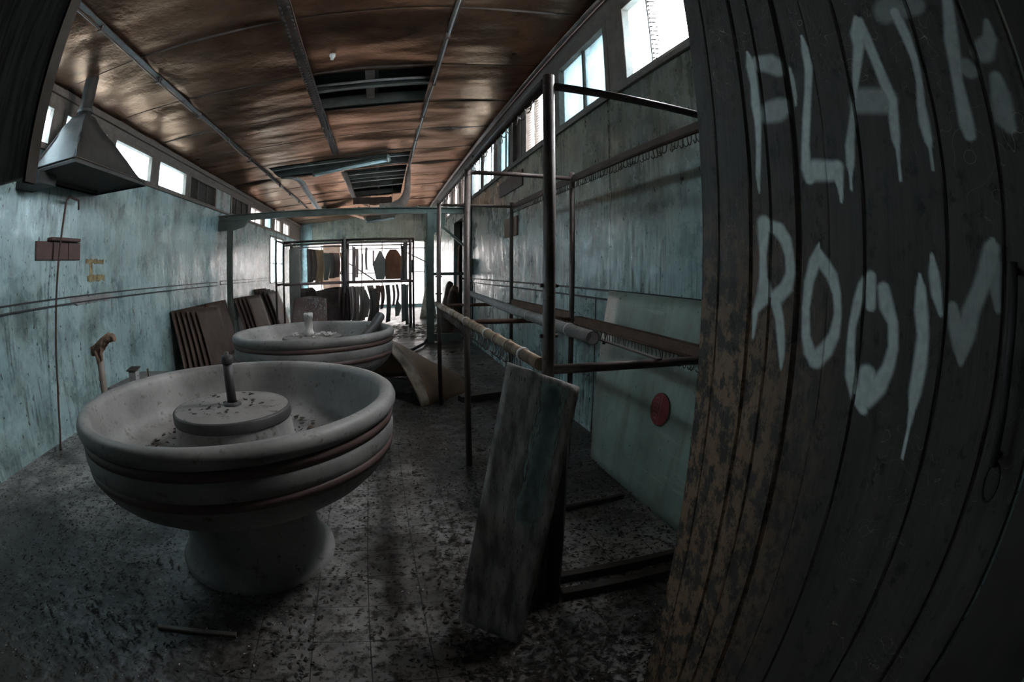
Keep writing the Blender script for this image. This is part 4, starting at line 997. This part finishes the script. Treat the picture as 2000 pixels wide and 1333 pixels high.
up = [(450,492,232,592,M_rub1,.0,'strip','dark brown sheet hanging leftmost in the upper left bay'),
(486,526,234,578,M_board,.03,'strip','brown narrow sheet second from left in the upper left bay'),
(528,594,240,598,M_rub4,.05,'ragged','golden wavy sheet hanging third from left in the upper left bay'),
(602,672,275,580,M_rub2,.04,'taper','pale curved sheet with a pointed top in the upper left bay'),
(672,718,275,560,M_rub1,.05,'strip','dark sheet curving beside the pinkish one in the upper left bay'),
(712,762,280,552,M_rub5,.05,'strip','pinkish sheet curving right in the upper left bay'),
(790,816,278,520,M_rub3,.02,'strip','slim tan sheet just left of the rack centre post'),
(828,858,300,590,M_rub1,.02,'strip','dark sheet hanging against the rack centre post on its left side'),
(882,906,250,600,M_rub5,-.01,'strip','slim pinkish sheet just right of the centre post'),
(936,960,220,600,M_grey,.0,'strip','slim grey sheet beside the inner post of the upper right bay'),
(968,990,250,560,M_rub5,.01,'strip','slim pinkish sheet third from the centre post'),
(1032,1044,296,520,M_rub1,.0,'strip','very thin dark strip in the open gap of the upper right bay'),
(1084,1102,230,480,M_pipe,-.01,'strip','thin dark strip hanging high in the upper right bay'),
(1152,1166,260,440,M_rub1,.0,'strip','thin dark strip left of the pale leaf-shaped sheet'),
(1156,1322,268,592,M_rub2,.0,'leaf','broad pale leaf-shaped sheet in the upper right bay'),
(1292,1480,250,590,M_rub3,.0,'dome','broad brown round-shouldered sheet in the upper right bay'),
(1452,1500,225,600,M_grey,.03,'strip','pale-edged curved sheet right of the broad brown one'),
(1492,1545,185,600,M_rub1,-.01,'strip','tall dark sheet at the right end of the upper right bay'),
(1545,1606,380,520,M_rub1,.0,'strip','short dark flap sticking out past the right end post')]
for k, (a, b, c, e, m, bw, sh, lab) in enumerate(up):
    hang(Z(a), Z(b), Zy(e), min(Zy(c), 2.40), 13.15+.10*(k % 8), m, lab, U, bw, sh, .45 if (b-a) < 60 else None)
lo = [(376,430,655,760,M_rub1,.0,'strip','dark short sheet leftmost in the lower left bay'),(430,508,650,770,M_rub1,.02,'dome','dark rounded sheet showing above the spotted brown sheet'),
(796,812,660,1050,M_rub5,-.01,'strip','thin pinkish sheet leftmost of the dense row in the lower tier'),
(815,846,655,1050,M_rub1,.04,'strip','dark sheet second in the dense row of the lower tier'),(850,876,660,1056,M_rub1,-.03,'strip','dark sheet third in the dense row of the lower tier'),
(880,902,660,1040,M_grey,.04,'strip','greyish sheet fourth in the dense row of the lower tier'),(906,930,655,1050,M_rub1,.03,'strip','dark sheet fifth in the dense row of the lower tier'),
(934,962,658,1050,M_rub1,.05,'strip','dark sheet sixth in the dense row of the lower tier'),(966,990,655,1056,M_rub5,.03,'strip','pinkish sheet seventh in the dense row of the lower tier'),
(994,1018,660,1040,M_rub1,.05,'strip','dark sheet eighth in the dense row of the lower tier'),(1024,1054,660,1040,M_rub1,.04,'strip','dark sheet ending the dense row of the lower tier'),
(1030,1110,700,1010,M_rub2,.03,'leaf','grey sheet flaring out right of the dense row'),(1085,1150,655,1060,M_rub5,.09,'strip','tall mauve sheet bowing right in the middle of the lower right bay'),
(1120,1200,690,1060,M_rub1,.05,'strip','tall dark sheet bowing right beside the mauve one'),(1185,1226,650,880,M_rub3,.04,'taper','tan tapering sheet short of the floor in the lower right bay'),
(1225,1275,655,910,M_rub3,.04,'taper','brown tapering sheet, second of the short pair in the lower right bay'),(1290,1338,650,1060,M_rub1,.03,'strip','dark full length sheet right of the short tapering pair'),
(1362,1390,655,890,M_rub5,.03,'strip','slim pinkish sheet bowing in the lower right bay'),(1402,1432,650,880,M_rub1,.04,'strip','slim dark sheet, last before the right end group'),
(1385,1462,820,1010,M_rub2,.02,'leaf','small grey sheet hanging low beside the right end group'),(1470,1520,650,1080,M_rub1,.0,'strip','dark sheet left of the right end post in the lower tier'),
(1512,1552,650,1085,M_rub1,-.01,'strip','dark sheet pressed against the right end post in the lower tier')]
for k, (a, b, c, e, m, bw, sh, lab) in enumerate(lo):
    hang(Z(a), Z(b), max(Zy(e), .03), min(Zy(c), 1.24), 13.12+.11*(k % 7), m, lab, Lw, bw, sh, .42 if (b-a) < 60 else None)
# sheets standing on the floor at the left of the far rack
def stand(P, th, mat, label, name='standing_sheet', bulge=.05):
    P = [Vector(p) for p in P]
    mb = MB(); n_ = (P[1]-P[0]).cross(P[3]-P[0]).normalized()
    mb.grid(lambda u, v: P[0].lerp(P[1], u).lerp(P[3].lerp(P[2], u), v)+n_*bulge*sin(pi*u)*(.4+.6*v)+Vector((0,0,.06*sin(pi*u)*v)), 14, 10, th)
    return tag(mb.obj(name, mat), label, 'sheet', 'sheets propped beneath the far rack')
sm = stand([(-2.55, 12.35, 0), (-1.50, 12.35, 0), (-1.55, 12.75, .88), (-2.45, 12.75, .88)], .012, M_boardw, 'mauve-brown sheet with white droppings propped in front of the left bay')
rnd = random.Random(4); dm_ = MB()
for i in range(150):
    u = min(max(rnd.gauss(.62, .2), .05), .95); v = min(max(1-abs(rnd.gauss(0, .35)), .1), .97); s_ = rnd.uniform(.004, .014)
    c = Vector((-2.55, 12.35, 0)).lerp(Vector((-1.5, 12.35, 0)), u).lerp(Vector((-2.45, 12.75, .88)).lerp(Vector((-1.55, 12.75, .88)), u), v)+Vector((0, -.085*sin(pi*u)*(.4+.6*v)-.012, .06*sin(pi*u)*v+.0))
    dm_.quadbox([c+Vector((-s_, 0, -s_*2)), c+Vector((s_, 0, -s_*1.5)), c+Vector((s_, 0, s_*2)), c+Vector((-s_, 0, s_*1.4))], (0, .03, .0))
dm_.obj('droppings', M_chip, sm)['kind'] = 'stuff'
stand([(-1.7, 13.3, 0), (-.95, 13.3, 0), (-1.0, 13.9, 1.12), (-2.1, 13.9, 1.0)], .012, M_board, 'large brown sheet leaning back behind the spotted one', bulge=.02)
stand([(-1.5, 12.75, 0), (-.98, 12.9, 0), (-.98, 13.7, 1.0), (-2.0, 13.7, 1.05)], .012, M_rub1, 'dark brown sheet slanting from the rack centre down to the left', bulge=.02)
stand([(-2.72, 13.45, 0), (-2.42, 13.6, 0), (-2.42, 13.6, 2.25), (-2.72, 13.45, 2.25)], .01, M_rub2, 'tall pale strip of sheeting standing inside the left end of the far rack', bulge=.04)
# beyond, right hand side
stand([(1.15, 15.6, 0), (1.7, 15.4, 0), (1.6, 15.9, 1.25), (1.42, 15.9, 1.25)], .02, M_cream, 'cream sheet leaning by the end glazing right of the far rack', bulge=.04)
for i, (x_, y_, h_) in enumerate(((1.50, 11.0, 1.0), (1.58, 11.3, 1.12), (1.45, 11.7, .85), (1.62, 12.4, 1.2))):
    stand([(x_-.22, y_-.2, 0), (x_+.02, y_-.3, 0), (x_+.2, y_+.1, h_), (x_+.02, y_+.25, h_*.95)], .02, (M_board, M_fawn, M_rub1, M_board)[i], 'brown warped sheet leaning by the dark doorway, %s' % ('nearest and lowest', 'second from the front', 'third and shortest', 'tallest and farthest')[i], bulge=.06)
stand([(1.80, 11.35, 1.0), (1.80, 11.75, 1.0), (1.80, 11.6, 2.1), (1.80, 11.5, 2.1)], .01, M_rub3, 'tan curved sheet hanging in the dark doorway on the right', bulge=.05)

# ---- hanging from the ceiling
def light(cx, cy, cz, Ln, rz_, tilt, label, name='fluorescent_light'):
    r = empty(name, (cx, cy, cz), label, 'light', 'dead fluorescent lights'); r.rotation_euler = (0, tilt, rz_)
    MB().add([(-Ln/2, -.16, 0), (Ln/2, -.16, 0), (Ln/2, .16, 0), (-Ln/2, .16, 0), (-Ln/2, -.07, .09), (Ln/2, -.07, .09), (Ln/2, .07, .09), (-Ln/2, .07, .09)],
        [(4,5,6,7), (0,1,5,4), (2,3,7,6), (1,2,6,5), (3,0,4,7)]).obj('housing', M_batten, r)
    MB().box(-Ln/2, Ln/2, -.16, .16, -.012, -.0).obj('reflector', M_batten, r)
    MB().tube([(-Ln/2+.03, -.07, -.045), (Ln/2-.03, -.07, -.045)], .035, 12).obj('tube', M_tube, r)
    for sx in (-1, 1): MB().box(sx*(Ln/2)-.012, sx*(Ln/2)+.012, -.12, -.02, -.08, 0).obj('lampholder', M_grey, r)
    return r
light(-.76, 10.3, 3.84, 1.75, -.33, -.10, 'dead fluorescent light with a pale blue tube hanging askew in the ceiling gap')
light(-.1, 13.1, 2.98, .80, 0, -.12, 'dead fluorescent light with a white tube hanging low behind the green beam')
cp = MB(); cp.tube([(-.4, 13.1, 3.06), (-.4, 13.1, 4.0)], .008, 6); 
tag(cp.obj('hanger_wire', M_black), 'thin wire holding up the left end of the low hanging light', 'wire')
tag(MB().tube([(.2, 13.1, 3.1), (.2, 13.1, 4.0)], .008, 6).obj('hanger_wire', M_black), 'thin wire holding up the right end of the low hanging light', 'wire')
wbd = empty('dangling_board', (-.33, 13.04, 3.48), 'narrow brown board dangling level beneath the ceiling gap', 'board')
MB().box(-.53, .53, -.02, .02, -.09, .09).obj('board', M_board, wbd)
MB().tube([(-.3, 0, .09), (-.3, 0, .60)], .006, 6).obj('hanger', M_black, wbd)
def ribbon(name, pts, w, mat, label, wdir=None, cat='strip', th=.006):
    """pts: centreline; a smooth bent strip"""
    P = [Vector(p) for p in pts]
    def cr(t):
        t = t*(len(P)-1); i = min(int(t), len(P)-2); f = t-i
        p0, p1, p2, p3 = P[max(i-1, 0)], P[i], P[i+1], P[min(i+2, len(P)-1)]
        return .5*((2*p1)+(-p0+p2)*f+(2*p0-5*p1+4*p2-p3)*f*f+(-p0+3*p1-3*p2+p3)*f**3)
    wd = [Vector(q) for q in (wdir if isinstance(wdir, list) else [wdir])]
    def fn(u, v):
        d_ = wd[0].lerp(wd[-1], u).normalized(); return cr(u)+d_*(v-.5)*(w if not isinstance(w, tuple) else w[0]+(w[1]-w[0])*u)
    return tag(MB().grid(fn, 40, 2, th).obj(name, mat), label, cat)
ribbon('fallen_cover_strip', [(.56, 11.3, 4.03), (.56, 11.7, 3.85), (.55, 11.75, 3.48), (.45, 11.75, 3.23), (.22, 11.75, 3.07), (-.10, 11.7, 3.00)], (.08, .42), M_stand,
       'long ceiling cover strip peeled off and curling down toward the green beam', [(1, .4, 0), (.15, .35, -1)])
ribbon('fallen_cover_strip', [(-2.45, 10.9, 3.78), (-2.2, 10.9, 3.77), (-2.02, 11.2, 3.72), (-2.0, 12.3, 3.60), (-2.0, 14.6, 3.50), (-2.0, 16.3, 3.85)], .15, M_grey,
       'pale metal cover strip sagging lengthwise below the ceiling at the left of the gap', [(0, .5, .3), (1, 0, .15)])
ribbon('broken_ceiling_batten', [(-1.0, 11.3, 3.93), (-.98, 12.5, 3.90), (-.96, 15.0, 3.88)], .14, M_board, 'brown batten still spanning the far ceiling gap', (1, 0, 0))
ribbon('torn_ceiling_sheet', [(-.9, 15.4, 3.85), (-.3, 15.3, 3.66), (.2, 15.3, 3.9)], .9, M_ceil, 'torn sagging flap of ceiling sheet at the far edge of the gap', (0, 1, 0), 'ceiling sheet')
ribbon('torn_ceiling_sheet', [(-2.2, 17.0, 3.78), (-1.3, 16.6, 3.6), (-.7, 16.4, 3.40)], 1.2, M_ceil, 'sagging ceiling sheet drooping above the far rack', (0, 1, 0), 'ceiling sheet')
bt = empty('bulb_holder', (-.67, 4.92, ceil_z(-.67)-.05), 'small pale bulb holder stuck to the dark ceiling nearest the viewer', 'light fitting')
MB().lathe([(.0, .02), (.035, .02), (.035, -.01), (.02, -.03), (.02, -.05), (0, -.05)], 16).obj('socket', M_white, bt)
# roof void pieces seen in the near gap
rg_ = MB(); rg_.tube([(-1.0, 5.95, ceil_z(-1)+.02), (.52, 5.95, ceil_z(.5)+.02)], .02, 8)
tag(rg_.obj('void_conduit', M_grey), 'thin pipe crossing the nearer hole in the ceiling', 'pipe')
vb = MB(); vb.box(-.34, -.22, 5.3, 7.0, ceil_z(-.3)+.10, ceil_z(-.3)+.14)
tag(vb.obj('void_batten', M_stand), 'pale greenish batten seen up inside the nearer ceiling hole', 'batten')
